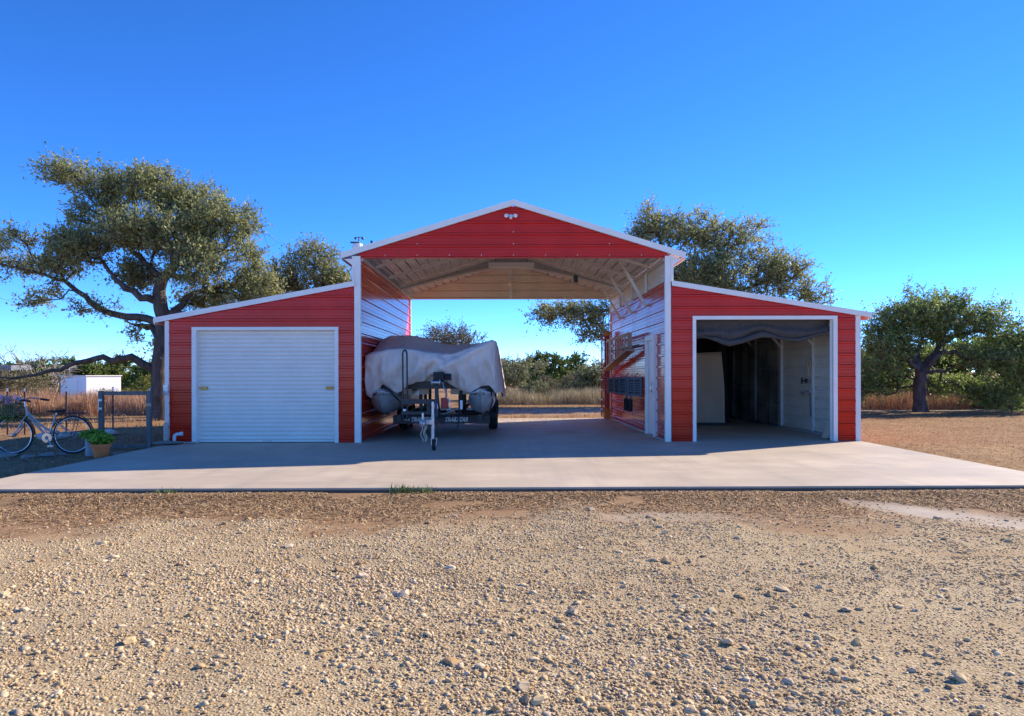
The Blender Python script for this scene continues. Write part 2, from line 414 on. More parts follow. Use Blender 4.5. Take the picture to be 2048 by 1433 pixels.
# roof lines (underside of rake trim)
def zc(x): return 4.57-.309*abs(x)                 # centre gable
SL, SR = (3.03-2.36)/(6.70-3.05), (3.03-2.44)/(6.70-3.05)
def zl(x): return 3.03-SL*(abs(x)-3.05) if x < 0 else 3.03-SR*(abs(x)-3.05)
# front wall of the left lean-to
wl = MB().prism([(-6.69, 0), (-6.19, 0), (-6.19, 2.20), (-3.40, 2.20), (-3.40, 0), (-3.05, 0), (-3.05, 3.0), (-6.69, 2.34)], .02, .05).build('wall', 'tan_metal', barn)
xl_ = lambda z: max(-6.66, -3.05-(3.03-z)/SL)
courses(wl, front, 0.0, 3.02, [(0, 2.22, C(-6.66), C(-6.19)), (0, 2.22, C(-3.40), C(-3.06)), (2.22, 3.02, xl_, C(-3.06))], 'red_paint')
wr = MB().prism([(6.69, 0), (6.27, 0), (6.27, 2.40), (3.48, 2.40), (3.48, 0), (3.05, 0), (3.05, 3.0), (6.69, 2.42)], .02, .05).build('wall', 'tan_metal', barn)
xr_ = lambda z: min(6.66, 3.05+(3.03-z)/SR)
courses(wr, front, 0.0, 3.02, [(0, 2.42, C(3.06), C(3.48)), (0, 2.42, C(6.27), xr_), (2.42, 3.02, C(3.06), xr_)], 'red_paint')
# centre gable, front
HB = 3.585
gx = lambda z: max(0, (4.575-z)/.309)
wg = MB().prism([(-2.98, HB+.02), (2.98, HB+.02), (2.98, 3.63), (0, 4.53), (-2.98, 3.63)], .02, .05).build('gable', 'tan_metal', barn)
courses(wg, front, HB, 4.56, [(HB, 4.56, lambda z: -min(3.0, gx(z)), lambda z: min(3.0, gx(z)))], 'red_paint', first=HB-.015)
MB().box(-2.95, 2.95, -.014, .05, HB-.022, HB-.001).build('header_trim', 'red_paint', wg)
sc = None
for z in (HB+.035, HB+.255, HB+.485):
    for k in range(-9, 10):
        x = k*.62
        if abs(x) < min(2.9, gx(z)-.1) and (z < HB+.1 or k % 3 == 0):
            if sc is None: sc = MB().blob((0, 0, 0), .011).build('screw', 'white_paint', wg, smooth='all'); o = sc
            else: o = sc.copy(); COL.objects.link(o)
            o.location = (x, -.02, z)
# back gable header: tan inside, red outside
wb = MB().prism([(-2.98, HB), (2.98, HB), (2.98, 3.63), (0, 4.53), (-2.98, 3.63)], L+.005, L+.02).build('gable', 'red_paint', barn)
courses(wb, lambda u, z, d: (u, L-.04+d*1.2, z), HB, 4.56, [(HB, 4.56, lambda z: -min(3.0, gx(z)), lambda z: min(3.0, gx(z)))], 'tan_metal', first=HB)
MB().box(-2.95, 2.95, L-.05, L+.02, HB-.04, HB-.001).build('header_trim', 'white_trim', wb)
MB().box(-.05, .05, L-.09, L-.03, HB, 4.5).build('king_post', 'tube_steel', wb)
MB().lathe([(0, -.06), (.05, -.05), (.075, -.02), (.07, .03), (.03, .05)], (0, L-.13, 4.0), 'Y', 14).build('bulb_lamp', 'lamp_diffuser', wb, smooth='all')
# inner walls of the centre bay
XW = 2.97
wi = MB().box(-XW-.07, -XW-.035, .05, L, 0, 3.60).build('wall', 'tan_metal', barn)
courses(wi, lambda u, z, d: (-XW+d-.025, u, z), 0, 3.55, [(0, 3.55, C(.03), C(L-.02))], 'red_paint')
DY0, DY1 = 1.02, 1.93
wj = MB().box(XW+.035, XW+.06, .05, DY0, 0, 3.6).box(XW+.035, XW+.06, DY1, L, 0, 3.6).box(XW+.035, XW+.06, DY0, DY1, 2.1, 3.6).build('wall', 'tan_metal', barn)
courses(wj, lambda u, z, d: (XW-d+.025, u, z), 0, 3.13, [(0, 2.1, C(.03), C(DY0)), (0, 2.1, C(DY1), C(L-.02)), (2.1, 3.13, C(.03), C(L-.02))], 'red_paint')
courses(wj, lambda u, z, d: (XW+.01+d*.8, u, z), 3.14, 3.60, [(3.14, 3.6, C(.03), C(L-.02))], 'tan_metal')
for yy in (1.95, 3.75, 5.5):
    MB().box(XW-.05, XW-.004, yy-.035, yy+.035, 3.10, 3.56).build('post', 'tube_steel', barn)
sm = MB()
for yy in (1.95, 3.75, 5.5): sm.box(XW-.0045, XW-.0005, yy-.006, yy+.006, .02, 3.10)
sm.build('seam_strip', 'red_paint', wj)
# outer side walls and lean-to back walls
for sx, ze in ((-1, 2.36), (1, 2.44)):
    wo_ = MB().box(sx*6.656, sx*6.640, .05, L, 0, ze).build('wall', 'tan_metal', barn)
    courses(wo_, (lambda s: lambda u, z, d: (s*(6.66+d), u, z))(sx), 0, ze, [(0, ze, C(.03), C(L))], 'red_paint')
    if sx > 0:
        courses(wo_, lambda u, z, d: (6.60+d*1.2, u, z), 0, ze, [(0, ze, C(.05), C(L-.05))], 'tan_metal')
    q = MB().prism([(sx*3.0, 0), (sx*6.64, 0), (sx*6.64, ze), (sx*3.0, 3.02)], L-.02, L).build('wall', 'tan_metal', barn)
    courses(q, lambda u, z, d: (u, L+.02+d, z), 0, 3.0, [(0, 3.0, (lambda s: lambda z: 3.0 if s > 0 else xl_(z))(sx), (lambda s: lambda z: xr_(z) if s > 0 else -3.0)(sx))], 'red_paint')
    if sx > 0: courses(q, lambda u, z, d: (u, L-.065+d*1.2, z), 0, 3.0, [(0, 3.0, C(3.0), lambda z: xr_(z)-.06)], 'tan_metal')
# inside of the right lean-to: studs and knee braces on the outer wall
for yy in (.12, 1.75, 3.55, 5.4, 7.3):
    zt = 2.40
    MB().box(6.53, 6.597, yy-.035, yy+.035, 0, zt).build('post', 'tube_steel', barn)
    if .5 < yy < 7: MB().bar((6.55, yy, 1.95), (6.12, yy, 2.46), .05, .05).build('knee_brace', 'tube_steel', barn)
    MB().bar((6.6, yy, 2.385), (3.06, yy, 2.96), .06, .06).build('rafter', 'tube_steel', barn)
MB().box(6.52, 6.60, .16, L-.05, 0.001, .06).build('base_rail', 'web_plate', barn)
MB().box(XW-.03, XW+.01, .1, DY0, .001, .03).box(XW-.03, XW+.01, DY1, L-.03, .001, .03).build('base_rail', 'web_plate', barn)
# roofs: ribbed sheets running front to back
def roof(x0, z0, x1, z1, tops, lift, name='roof'):
    dx, dz = x1-x0, z1-z0; ln = math.hypot(dx, dz); ux, uz = dx/ln, dz/ln
    nx_, nz_ = (-uz, ux) if ux > 0 else (uz, -ux)
    base = MB().bar((x0+ux*.02, L/2, z0+uz*.02-.0), (x0+ux*.06, L/2, z0+uz*.06), .01, .01)
    r0 = MB(); r0.add([(x0+nx_*.062, -.05, z0+nz_*.062), (x1+nx_*.062, -.05, z1+nz_*.062), (x1+nx_*.062, L+.05, z1+nz_*.062), (x0+nx_*.062, L+.05, z0+nz_*.062)], [(0, 1, 2, 3)])
    r = r0.build(name, 'roof_metal', barn)
    courses(r, lambda u, s, d: (x0+ux*s+nx_*(d*2.0+.006), u, z0+uz*s+nz_*(d*2.0+.006)), 0, ln, [(0, ln, C(-.05), C(L+.05))], 'roof_metal', first=.0, name='roof_panel')
    # rake trim, front and back, and eave trim
    for yy in (-.075, L+.05):
        t = MB(); h = tops
        vs = []
        for y in (yy, yy+.025):
            vs += [(x0, y, z0-h*.25), (x1+ux*.02, y, z1-h*.25), (x1+ux*.02, y, z1+h*.75), (x0, y, z0+h*.75)]
        t.add(vs, [(0, 1, 2, 3), (7, 6, 5, 4), (0, 4, 5, 1), (1, 5, 6, 2), (2, 6, 7, 3), (3, 7, 4, 0)])
        vs = [(x0, yy+.026, z0+h*.70), (x1, yy+.026, z1+h*.70), (x1, yy+(.12 if yy < 1 else -.09), z1+h*.70), (x0, yy+(.12 if yy < 1 else -.09), z0+h*.70)]
        t.add(vs, [(0, 1, 2, 3)])
        t.build('rake_trim', 'white_trim', r)
    MB().box(min(x1, x1+.02*np.sign(ux)), max(x1, x1+.02*np.sign(ux)), -.049, L+.049, z1-.05, z1+tops*.6).build('eave_trim', 'white_trim', r)
    return r
for s in (-1, 1): roof(0, 4.60, s*3.31, 4.60-3.31*.309, .115, 0)
roof(-3.06, 3.045, -6.90, 3.045-SL*3.84, .10, 0); roof(3.06, 3.045, 6.92, 3.045-SR*3.86, .10, 0)
# soffit return at the centre eaves and walls above the lean-to roofs
for s in (-1, 1):
    MB().box(s*3.03, s*3.055, .03, L-.02, 3.06, 3.6).build('upper_wall', 'red_paint', barn)
    MB().prism([(s*3.06, HB-.04), (s*3.27, HB-.04), (s*3.06, HB-.20)], -.04, -.015).build('soffit_trim', 'white_trim', barn)
# bows and truss under the centre roof
for yy in (.10, 1.62, 3.35, 5.15):
    for s in (-1, 1):
        MB().bar((s*.0, yy, 4.535), (s*2.95, yy, 4.535-2.95*.309), .07, .06).build('roof_bow', 'tube_steel', barn)
for s in (-1, 1):
    b = MB(); a0 = (0, 4.50); a1 = (s*2.93, 4.50-2.93*.309); lo = [(s*2.93*t, 4.17-(4.17-(a1[1]-.05))*t**1.35) for t in np.linspace(0, 1, 9)]
    b.prism([a0, a1] + lo[::-1], 5.16, 5.165)
    w_ = b.build('truss_web', 'web_plate', barn)
    c = MB()
    for (p, q) in zip(lo[:-1], lo[1:]): c.bar((p[0], 5.15, p[1]), (q[0], 5.15, q[1]), .07, .05)
    c.build('lower_chord', 'tube_steel', barn)
    bt = MB()
    for t in np.linspace(.12, .95, 10): bt.lathe([(0, -.012), (.014, -.01), (.014, 0)], (s*2.93*t, 5.155, 4.17-(4.17-a1[1])*t**1.35+.075), 'Y', 8)
    bt.build('bolt_row', 'black_steel', w_)
    MB().box(s*2.95-.03, s*2.95+.03, .06, L-.03, HB-.06, HB-.005).build('eave_rail', 'tube_steel', barn)
for yy in (1.95, 3.75, 5.5):
    MB().bar((XW-.02, yy, 2.80), (XW-.62, yy, 3.86), .055, .055).build('knee_brace', 'tube_steel', barn)
# white corner trims
def trim(x0, x1, z0, z1, y0=-.034, y1=.03): return MB().box(x0, x1, y0, y1, z0, z1).build('corner_trim', 'white_trim', barn, bevel=.004)
trim(-6.72, -6.64, .0, 2.36); trim(6.645, 6.74, 0, 2.44)
trim(-3.075, -2.955, 0, 3.60, -.038, .05); trim(2.935, 3.045, 0, 3.60, -.038, .05)
trim(-3.12, -3.078, 3.12, 3.6, -.036, .03); trim(3.048, 3.10, 3.12, 3.6, -.036, .03)
for s in (-1, 1): MB().box(s*2.965, s*3.045, L-.03, L+.04, 0, 3.58).build('corner_trim', 'white_trim', barn)
def door_trim(x0, x1, xi0, xi1, zt, zi):
    t = MB(); t.box(x0, xi0, -.042, .06, 0, zt-.0); t.box(xi1, x1, -.042, .06, 0, zt); t.box(xi0, xi1, -.042, .06, zi, zt)
    t.box(xi0-.001, xi0+.012, .061, .10, 0, zi); t.box(xi1-.012, xi1+.001, .061, .10, 0, zi)
    return t.build('door_trim', 'white_trim', barn)
door_trim(-6.20, -3.385, -6.115, -3.455, 2.235, 2.175)
door_trim(3.47, 6.285, 3.535, 6.205, 2.435, 2.365)
# roll-up door
door = MB(); z = .05; vs = []; n = 0; prof = []
while z < 2.215:
    for dz, d in ((0, 0), (.010, -.018), (.026, -.026), (.054, -.026), (.070, -.018), (.079, 0)): prof.append((z+dz, .085+d))
    z += .0815
vs = [(x, y, zz) for zz, y in prof for x in (-6.11, -3.46)]
door.add(vs, [(2*i, 2*i+1, 2*i+3, 2*i+2) for i in range(len(prof)-1)])
rd = door.build('rollup_door', 'door_white', barn)
MB().box(-6.10, -3.47, .040, .095, .012, .05).build('bottom_bar', 'door_white', rd, bevel=.004)
MB().box(-4.86, -4.69, .028, .044, .028, .05).build('handle', 'galvanised', rd)
for x, s in ((-6.085, 1), (-3.49, -1)):
    MB().box(min(x, x+s*.16), max(x, x+s*.16), .031, .058, 1.045, 1.085).box(min(x+s*.03, x+s*.15), max(x+s*.03, x+s*.15), .03, .044, 1.028, 1.06).build('latch', 'brass', rd, bevel=.003)
# walk door in the right inner wall
wd = MB().box(XW+.0, XW+.03, DY0+.07, DY1-.07, .02, 2.03).build('walk_door', 'door_panel', barn)
fr = MB().box(XW-.05, XW+.04, DY0-.03, DY0+.07, .001, 2.14).box(XW-.05, XW+.04, DY1-.07, DY1+.03, .001, 2.14).box(XW-.05, XW+.04, DY0+.07, DY1-.07, 2.03, 2.14)
fr.build('door_frame', 'door_panel', wd, bevel=.004)
MB().tube([(XW-.005, DY0+.16, .92), (XW-.06, DY0+.16, .94), (XW-.075, DY0+.16, 1.0), (XW-.06, DY0+.16, 1.10), (XW-.005, DY0+.16, 1.12)], .011).build('handle', 'chrome', wd, smooth=True)
# left corner: hinge bracket and blocks on the trim
MB().box(-6.735, -6.645, -.062, -.035, .93, 1.13).build('corner_bracket', 'galvanised', barn, bevel=.004)
MB().box(-6.735, -6.645, -.06, -.035, .02, .40).build('corner_bracket', 'galvanised', barn, bevel=.004)
# ------------------------------------------------------------------ things on and in the barn
t = thing('flood_light', 'white twin-head flood light high on the red gable', 'flood light', (-.05, -.022, 4.37)); t.scale = (.8, .8, .8)
MB().lathe([(0, -.03), (.04, -.028), (.05, -.01), (.05, 0)], (0, 0, 0), 'Y', 16).build('base', 'white_paint', t, smooth=True)
for s in (-1, 1):
    h = MB().tube([(s*.05, -.04, -.005), (s*.08, -.07, .01)], .02).tube([(s*.07, -.06, .012), (s*.10, -.10, .0), (s*.115, -.14, -.02)], [.03, .042, .046], 12).build('lamp_head', 'white_paint', t, smooth=True)
    MB().lathe([(0, -.004), (.038, -.003), (.040, 0)], (s*.117, -.142, -.022), 'Y', 14).build('lens', 'lens', h)
MB().blob((0, -.09, -.06), .035, 2, 0).build('sensor', 'white_paint', t, smooth='all')

t = thing('strip_light', 'long tan fluorescent light fixture hanging under the centre roof', 'light fixture', (.0, 4.45, 4.10))
MB().box(-.585, .585, -.07, .07, -.06, .06).build('housing', 'lamp_diffuser', t, bevel=.01)
for s in (-1, 1): MB().tube([(s*.4, 0, .06), (s*.4, 0, .33)], .006, 6).build('hanger', 'black_steel', t)

t = thing('chain_hoist', 'black block hanging on a chain from the centre roof', 'hoist', (1.46, 2.6, 3.42))
MB().box(-.045, .045, -.05, .05, -.0, .16).box(-.03, .03, -.06, .06, .03, .12).build('block', 'black_steel', t, bevel=.01)
ch = MB()
for k in range(16):
    z0 = .15+k*.035; o = .004 if k % 2 else 0
    ch.tube([(.012*(k % 2)+a*.010*(1-k % 2), a*.010*(k % 2), z0+b) for a, b in ((1, 0), (1, .03), (-1, .03), (-1, 0))], .0045, 5, closed=True)
ch.tube([(0, 0, .70), (0, 0, .74)], .02, 8)
ch.build('chain', 'galvanised', t)
MB().tube([(.05, 0, .05), (.07, .0, .25), (.05, 0, .5), (.0, 0, .68)], .006, 6).tube([(-.05, 0, .05), (-.075, .0, .3), (-.04, 0, .55), (0, 0, .7)], .006, 6).build('cable', 'rope', t)

t = thing('weather_station', 'small white weather station with cup vane at the left roof eave', 'weather station', (-3.20, .9, 3.07))
MB().tube([(0, 0, 0), (0, 0, .85)], .02, 8).build('pole', 'galvanised', t)
MB().lathe([(0, .66), (.07, .66), (.10, .71), (.07, .73), (.11, .78), (.08, .80), (.12, .86), (.10, .93), (0, .95)], (0, 0, 0), 'Z', 14).build('sensor_body', 'white_paint', t)
MB().box(-.14, .02, -.06, .06, .955, .97).build('solar_panel', 'black_steel', t)
MB().tube([(.03, 0, .94), (.03, 0, 1.08)], .012, 6).tube([(-.03, 0, 1.07), (.09, 0, 1.07)], .006, 6).blob((-.04, 0, 1.05), .03, 1, 0).blob((.11, 0, 1.05), .035, 1, 0).build('cup_vane', 'black_steel', t)
MB().tube([(.08, 0, .86), (.30, 0, .86)], .010, 6).box(.27, .31, -.02, .02, .85, 1.0).build('wind_arm', 'black_steel', t)

# ladder standing at the rear of the right inner wall
t = thing('extension_ladder', 'red and orange fibreglass ladder upright at the rear of the right wall', 'ladder', (2.84, 7.25, 0))
for yy in (-.16, .24):
    r = MB().box(-.06, .05, yy-.02, yy+.02, .0, 2.50).build('rail', 'ladder_red', t, bevel=.004)
    MB().box(-.068, .058, yy-.026, yy+.026, 2.44, 2.56).build('rail_cap', 'ladder_orange', r, bevel=.008)
    MB().box(-.068, .058, yy-.026, yy+.026, .002, .30).build('foot', 'ladder_orange', r, bevel=.008)
MB().box(-.16, -.13, -.14, -.11, .05, 2.45).build('rail', 'ladder_red', t); MB().box(-.16, -.13, .19, .22, .05, 2.45).build('rail', 'ladder_red', t)
for k in range(8): MB().bar((-.145, -.12, .28+k*.29), (-.145, .20, .28+k*.29), .05, .03).build('rung', 'rung_white', t)
for k in range(8): MB().bar((-.0, -.14, .30+k*.28), (-.0, .22, .30+k*.28), .04, .03).build('rung', 'rung_white', t)

# wooden rack
t = thing('wooden_rack', 'unpainted wooden slatted rack hung high on the right inner wall', 'rack', (2.93, 3.1, 1.4))
y0, y1 = 0, 3.75
zt = lambda y: .86; zb = lambda y: .46-.42*y/3.75
MB().bar((-.16, y0, zt(0)), (-.16, y1, zt(y1)), .04, .08).build('rail', 'raw_wood', t)
MB().bar((-.16, y0-.15, zb(0)+.015), (-.16, y1, zb(y1)), .22, .05).build('rail', 'raw_wood', t)
for k in range(9):
    y = .55+k*.40
    MB().box(-.175, -.150, y-.03, y+.03, zb(y)+.025, zt(y)-.04).build('slat', 'raw_wood', t)
MB().box(-.20, -.10, -.03, .03, zb(0)+.05, zt(0)+.04).build('end_board', 'raw_wood', t)
MB().box(-.03, -.005, -.5, y1, .55, .60).build('wall_cleat', 'grey_wood', t)

# slotted grey plastic seats hung on the right inner wall
def seat(px_y, ang, label, sz=1):
    t = thing('plastic_seat', label, 'plastic seat', (2.80, px_y, .80), ang, 'grey plastic seats hung on the right wall')
    w_, h_ = .19*sz, .44*sz
    b = MB()
    b.box(-w_, -w_+.05, -.02, .02, 0, h_); b.box(w_-.05, w_, -.02, .02, 0, h_); b.box(-w_+.05, w_-.05, -.02, .02, 0, .06); b.box(-w_+.05, w_-.05, -.02, .02, h_-.06, h_)
    n = 6
    for k in range(1, n): 
        z = .06+(h_-.12)*k/n; b.box(-w_+.05, w_-.05, -.016, .016, z-.016, z+.016)
    b.box(-.02, .02, -.017, .017, .06, h_-.06)
    b.build('back_panel', 'grey_plastic', t)
    MB().box(-w_+.02, w_-.02, .026, .07, .02, h_-.02).build('frame', 'black_steel', t, bevel=.01)
    MB().tube([(0, .05, h_-.02), (.0, .06, h_+.05), (.03, .10, h_+.09)], .01, 6).build('hook', 'black_steel', t)
    return t
seat(2.55, R(-38), 'grey slotted plastic seat nearest the white walk door')
seat(3.75, R(-34), 'second grey slotted plastic seat from the walk door')
seat(4.65, R(-34), 'third grey slotted plastic seat from the walk door', .95)
seat(5.75, R(-30), 'grey slotted plastic seat farthest from the walk door', .95)
for yy, lab in ((3.15, 'black padded arm hanging below the seat nearest the walk door'), (3.72, 'black padded arm hanging below the second grey seat')):
    t = thing('padded_arm', lab, 'padded arm', (2.80, yy, .42), R(-35), 'black padded arms below the seats')
    MB().box(-.055, .055, -.035, .035, 0, .30).build('pad', 'black_rubber', t, bevel=.025)
    MB().tube([(0, 0, .28), (.01, 0, .38), (.06, .02, .47)], .03, 8).build('bracket', 'grey_plastic', t, smooth=True)

# ---- right garage
def cloth_obj(name, mat, label, cat, fn, nu, nv, loc, th=0):
    U, V_ = np.meshgrid(np.linspace(0, 1, nu), np.linspace(0, 1, nv))
    P = np.array([fn(u, v) for u, v in zip(U.ravel(), V_.ravel())]) - np.array(loc)
    idx = np.arange(nu*nv).reshape(nv, nu)
    F = np.stack([idx[:-1, :-1], idx[:-1, 1:], idx[1:, 1:], idx[1:, :-1]], -1).reshape(-1, 4)
    o = mesh_np(name, P, F, mat, smooth=True, loc=loc)
    if label: tag(o, label, cat)
    if th: md = o.modifiers.new('th', 'SOLIDIFY'); md.thickness = th
    return o
hem_x = [3.5, 3.75, 4.0, 4.25, 4.5, 4.75, 4.9, 5.1, 5.3, 5.6, 5.85, 6.2]
hem_z = [2.02, 2.02, 1.96, 1.88, 1.93, 2.02, 2.06, 2.03, 1.97, 1.945, 2.0, 2.12]
def valance(u, v):
    x = 3.50+2.72*u; h = np.interp(x, hem_x, hem_z); z = 2.42+(h-2.42)*v
    fold = .05*math.sin(v*11+1.6*math.sin(x*1.7)+.7*x)*v**.6 + .02*math.sin(x*7+v*6)*v
    return (x, .20+fold+.03*v, z+.012*math.sin(x*9+v*4)*v)
cloth_obj('shade_cloth', 'shade_cloth', 'dark grey shade cloth bunched across the top of the open garage door', 'cloth', valance, 90, 34, (4.86, .2, 1.95), .006)
def roll(u, v):
    x = 3.52+2.68*u; a = v*2*math.pi; h = np.interp(x, hem_x, hem_z)
    rr = .045+.02*math.sin(x*3.1)+.01*math.sin(x*8)
    return (x, .22+rr*math.cos(a), h+.03+rr*math.sin(a))
o = cloth_obj('cloth_roll', 'shade_cloth', None, None, roll, 80, 12, (4.86, .2, 1.95)); o.parent = bpy.data.objects['shade_cloth']; o.location = (0, 0, 0)
def netf(u, v):
    y = 3.62+3.75*u
    return (6.46+.03*math.sin(y*9)+.02*math.sin(y*23+v*2), y+.02*math.sin(v*9), .02+2.42*v)
nt1 = cloth_obj('shade_net', 'shade_net', 'black see-through shade net hung along the right garage wall', 'net', netf, 60, 8, (6.46, 5.5, 0))
def netb(u, v):
    x = 3.1+3.3*u; sag = .25*math.exp(-((x-5.55)/.25)**2)
    return (x + sag*(.5-v)*.4, 6.9+.06*math.sin(x*13)-.25*math.exp(-((x-5.6)/.3)**2), .02+2.5*v)
cloth_obj('shade_net', 'strap', 'solid black net hung across the back of the right garage', 'net', netb, 80, 8, (4.9, 6.9, 0))
def fold(u, v):
    a = u*2*math.pi; return (5.52+.10*math.cos(a)+.10*(1-v)**3, 4.9+.12*math.sin(a)+.03*math.sin(5*a), .02+2.3*v)
cloth_obj('gathered_net', 'strap', 'black net gathered into a hanging fold beside the beige sheet', 'net', fold, 24, 12, (5.52, 4.9, 0))
def canv(u, v):
    x = 3.9+1.42*u+.10*(1-v)*u; z = .07+1.80*v-.05*(1-u)*v-.07*u*(1-v)
    return (x, 4.45-.35*(u-.5)+.04*math.sin(u*9+v*3)*(1-.5*v)+.03*math.sin((u+v)*7), z)
cloth_obj('canvas_sheet', 'canvas', 'plain beige canvas sheet hanging inside the right garage', 'canvas', canv, 40, 20, (4.6, 4.4, .05), .004)
m = MB().box(3.6, 5.5, 4.25, 4.75, .002, .07)
tag(m.build('folded_tarp', 'shade_cloth', bevel=.02, loc=(4.5, 4.5, 0)), 'dark folded tarp lying under the beige canvas sheet', 'tarp')
t = thing('leather_strap', 'tan leather tool strap hanging on a stud in the right garage', 'strap', (6.50, 1.75, 1.25))
MB().tube([(-.04, -.02, .12), (-.05, 0, .30), (-.03, 0, .36), (-.02, .02, .30), (-.03, 0, .12), (-.03, 0, .0)], .018, 6).build('band', 'leather', t)
MB().box(-.05, -.02, -.13, -.05, .22, .34).build('pouch', 'leather', t, bevel=.01)
t = thing('wall_clamp', 'black clamp fixed to the tan wall of the right garage', 'clamp', (6.49, 2.0, 1.15))
MB().box(-.03, .0, .10, .14, -.07, .07).box(-.02, 0, -.10, .10, -.015, .02).box(-.04, 0, -.16, -.10, -.05, .05).build('body', 'black_steel', t, bevel=.008)
t = thing('wall_bracket', 'grey metal bracket on a stud below the leather strap', 'bracket', (6.50, 1.75, .88))
MB().box(-.06, .0, -.09, .06, .02, .07).tube([(-.03, .10, .01), (-.03, .36, .0)], .03, 10).box(-.05, .0, .30, .42, -.04, .04).build('arm', 'galvanised', t, bevel=.006)
MB().tube([(-.02, -.05, .02), (-.03, -.08, -.25), (-.01, -.05, -.5)], .008, 6).build('cord', 'black_rubber', t)
m = MB().add([(6.22, .35, .02), (6.50, .35, .02), (6.50, .35, .42), (6.36, .37, .36), (6.22, .55, .02), (6.50, .55, .02), (6.50, .55, .42), (6.36, .53, .36)], [(0, 1, 2, 3), (7, 6, 5, 4), (0, 4, 5, 1), (1, 5, 6, 2), (2, 6, 7, 3), (3, 7, 4, 0)])
tag(m.build('feed_sack', 'canvas', loc=(6.36, .45, .02)), 'brown sack leaning behind the right garage door frame', 'sack')

# ------------------------------------------------------------------ boat trailer
t = thing('boat_trailer', 'black boat trailer with tongue jack parked in the centre bay', 'trailer', (-1.53, 1.6, 0))
T0 = Vector((-1.53, 1.6, 0))
def TB(mb, name, mat, par=t, **k):
    mb.v = [(a-T0.x, b-T0.y, c-T0.z) for a, b, c in mb.v]; return mb.build(name, mat, par, **k)
for x in (-2.36, -.70): TB(MB().box(x-.04, x+.04, .9, 6.4, .36, .48), 'main_rail', 'black_steel')
cb = TB(MB().box(-2.56, -.50, 1.42, 1.50, .262, .45), 'cross_beam', 'black_steel', bevel=.006)
for yy in (3.2, 5.4): TB(MB().box(-2.4, -.62, yy-.04, yy+.04, .28, .36), 'cross_member', 'black_steel')
TB(MB().bar((-1.45, -1.50, .47), (-1.53, 5.0, .33), .10, .10), 'tongue', 'black_steel')
for s in (-1, 1): TB(MB().bar((-1.47, .1, .50), (-1.53+s*.80, 1.47, .485), .06, .05), 'tongue_brace', 'black_steel')
for x in (-2.68, -2.10, -1.12, -.55):
    TB(MB().box(x-.03, x+.03, 1.0, 6.2, .50, .56), 'bunk', 'black_rubber')
    TB(MB().box(x-.03, x+.03, 1.43, 1.49, .46, .50).box(x-.03, x+.03, 3.2, 3.26, .36, .50), 'bunk_bracket', 'black_steel')
for yy in (1.7, 2.6, 3.6):
    for x in (-2.0, -1.15): TB(MB().box(x-.035, x+.035, yy, yy+.07, .46, 1.02), 'upright', 'black_steel')
# wheels
def twheel(x, y):
    w_ = TB(MB().lathe([(.17, -.09), (.25, -.105), (.275, -.09), (.285, -.05), (.285, .05), (.275, .09), (.25, .105), (.17, .09)], (x, y, .286), 'X', 32), 'tyre', 'black_rubber', smooth=True)
    tr = MB()
    for k in range(36):
        a = 2*math.pi*k/36; tr.bar((x-.085, y+.283*math.cos(a), .286+.283*math.sin(a)), (x+.085, y+.283*math.cos(a+.05), .286+.283*math.sin(a+.05)), .018, .008, up=(0, math.cos(a), math.sin(a)))
    TB(tr, 'tread', 'black_rubber', w_)
    TB(MB().lathe([(0, .03), (.06, .04), (.07, .02), (.14, .015), (.172, .07)], (x, y, .286), 'X', 24).lathe([(0, -.03), (.06, -.04), (.07, -.02), (.14, -.015), (.172, -.07)], (x, y, .286), 'X', 24), 'rim', 'galvanised', w_, smooth=True)
for x in (-2.60, -.46):
    for y in (3.45, 4.30): twheel(x, y)
    fp = [(3.87+.86*math.cos(a), .30+.40*math.sin(a)) for a in np.linspace(math.pi, 0, 13)]
    f = MB()
    for (a, b), (c, d) in zip(fp[:-1], fp[1:]): f.add([(x-.12, a, b), (x+.12, a, b), (x+.12, c, d), (x-.12, c, d)], [(0, 1, 2, 3)])
    TB(f, 'mudguard', 'black_steel')
TB(MB().tube([(-2.6, 3.45, .286), (-.46, 3.45, .286)], .035).tube([(-2.6, 4.3, .286), (-.46, 4.3, .286)], .035), 'axle', 'black_steel')
# lettering on the cross beam
def text(body, x, y, z, size, mat, par, off):
    cu = bpy.data.curves.new('lettering', 'FONT'); cu.body = body; cu.size = size; cu.shear = .35; cu.offset = .008; cu.extrude = .001; cu.space_character = 1.02
    to = bpy.data.objects.new('lettering_src', cu); COL.objects.link(to)
    bpy.context.view_layer.update()
    me = bpy.data.meshes.new_from_object(to.evaluated_get(bpy.context.evaluated_depsgraph_get())); me.name = 'lettering'
    bpy.data.objects.remove(to); me.materials.clear()
    o = link('lettering', me, mat, par); o.rotation_euler = (R(90), 0, 0); o.location = (x-off.x, y-off.y, z-off.z); o.scale = (1.28, 1, 1); return o
for x, xd0, xd1 in ((-2.18, -2.32, -2.20), (-1.46, -1.65, -1.48)):
    tx = text('TRAILSTAR', x, 1.416, .312, .125, 'white_paint', cb, T0)
    wd_ = max(v.co.x for v in tx.data.vertices); tx.scale = (.50/wd_, 1, 1)
    TB(MB().add([(xd0, 1.417, .340), (xd1-.01, 1.417, .328), (xd1, 1.417, .372), (xd0, 1.417, .366)], [(0, 1, 2, 3)]), 'stripe', 'white_paint', cb)
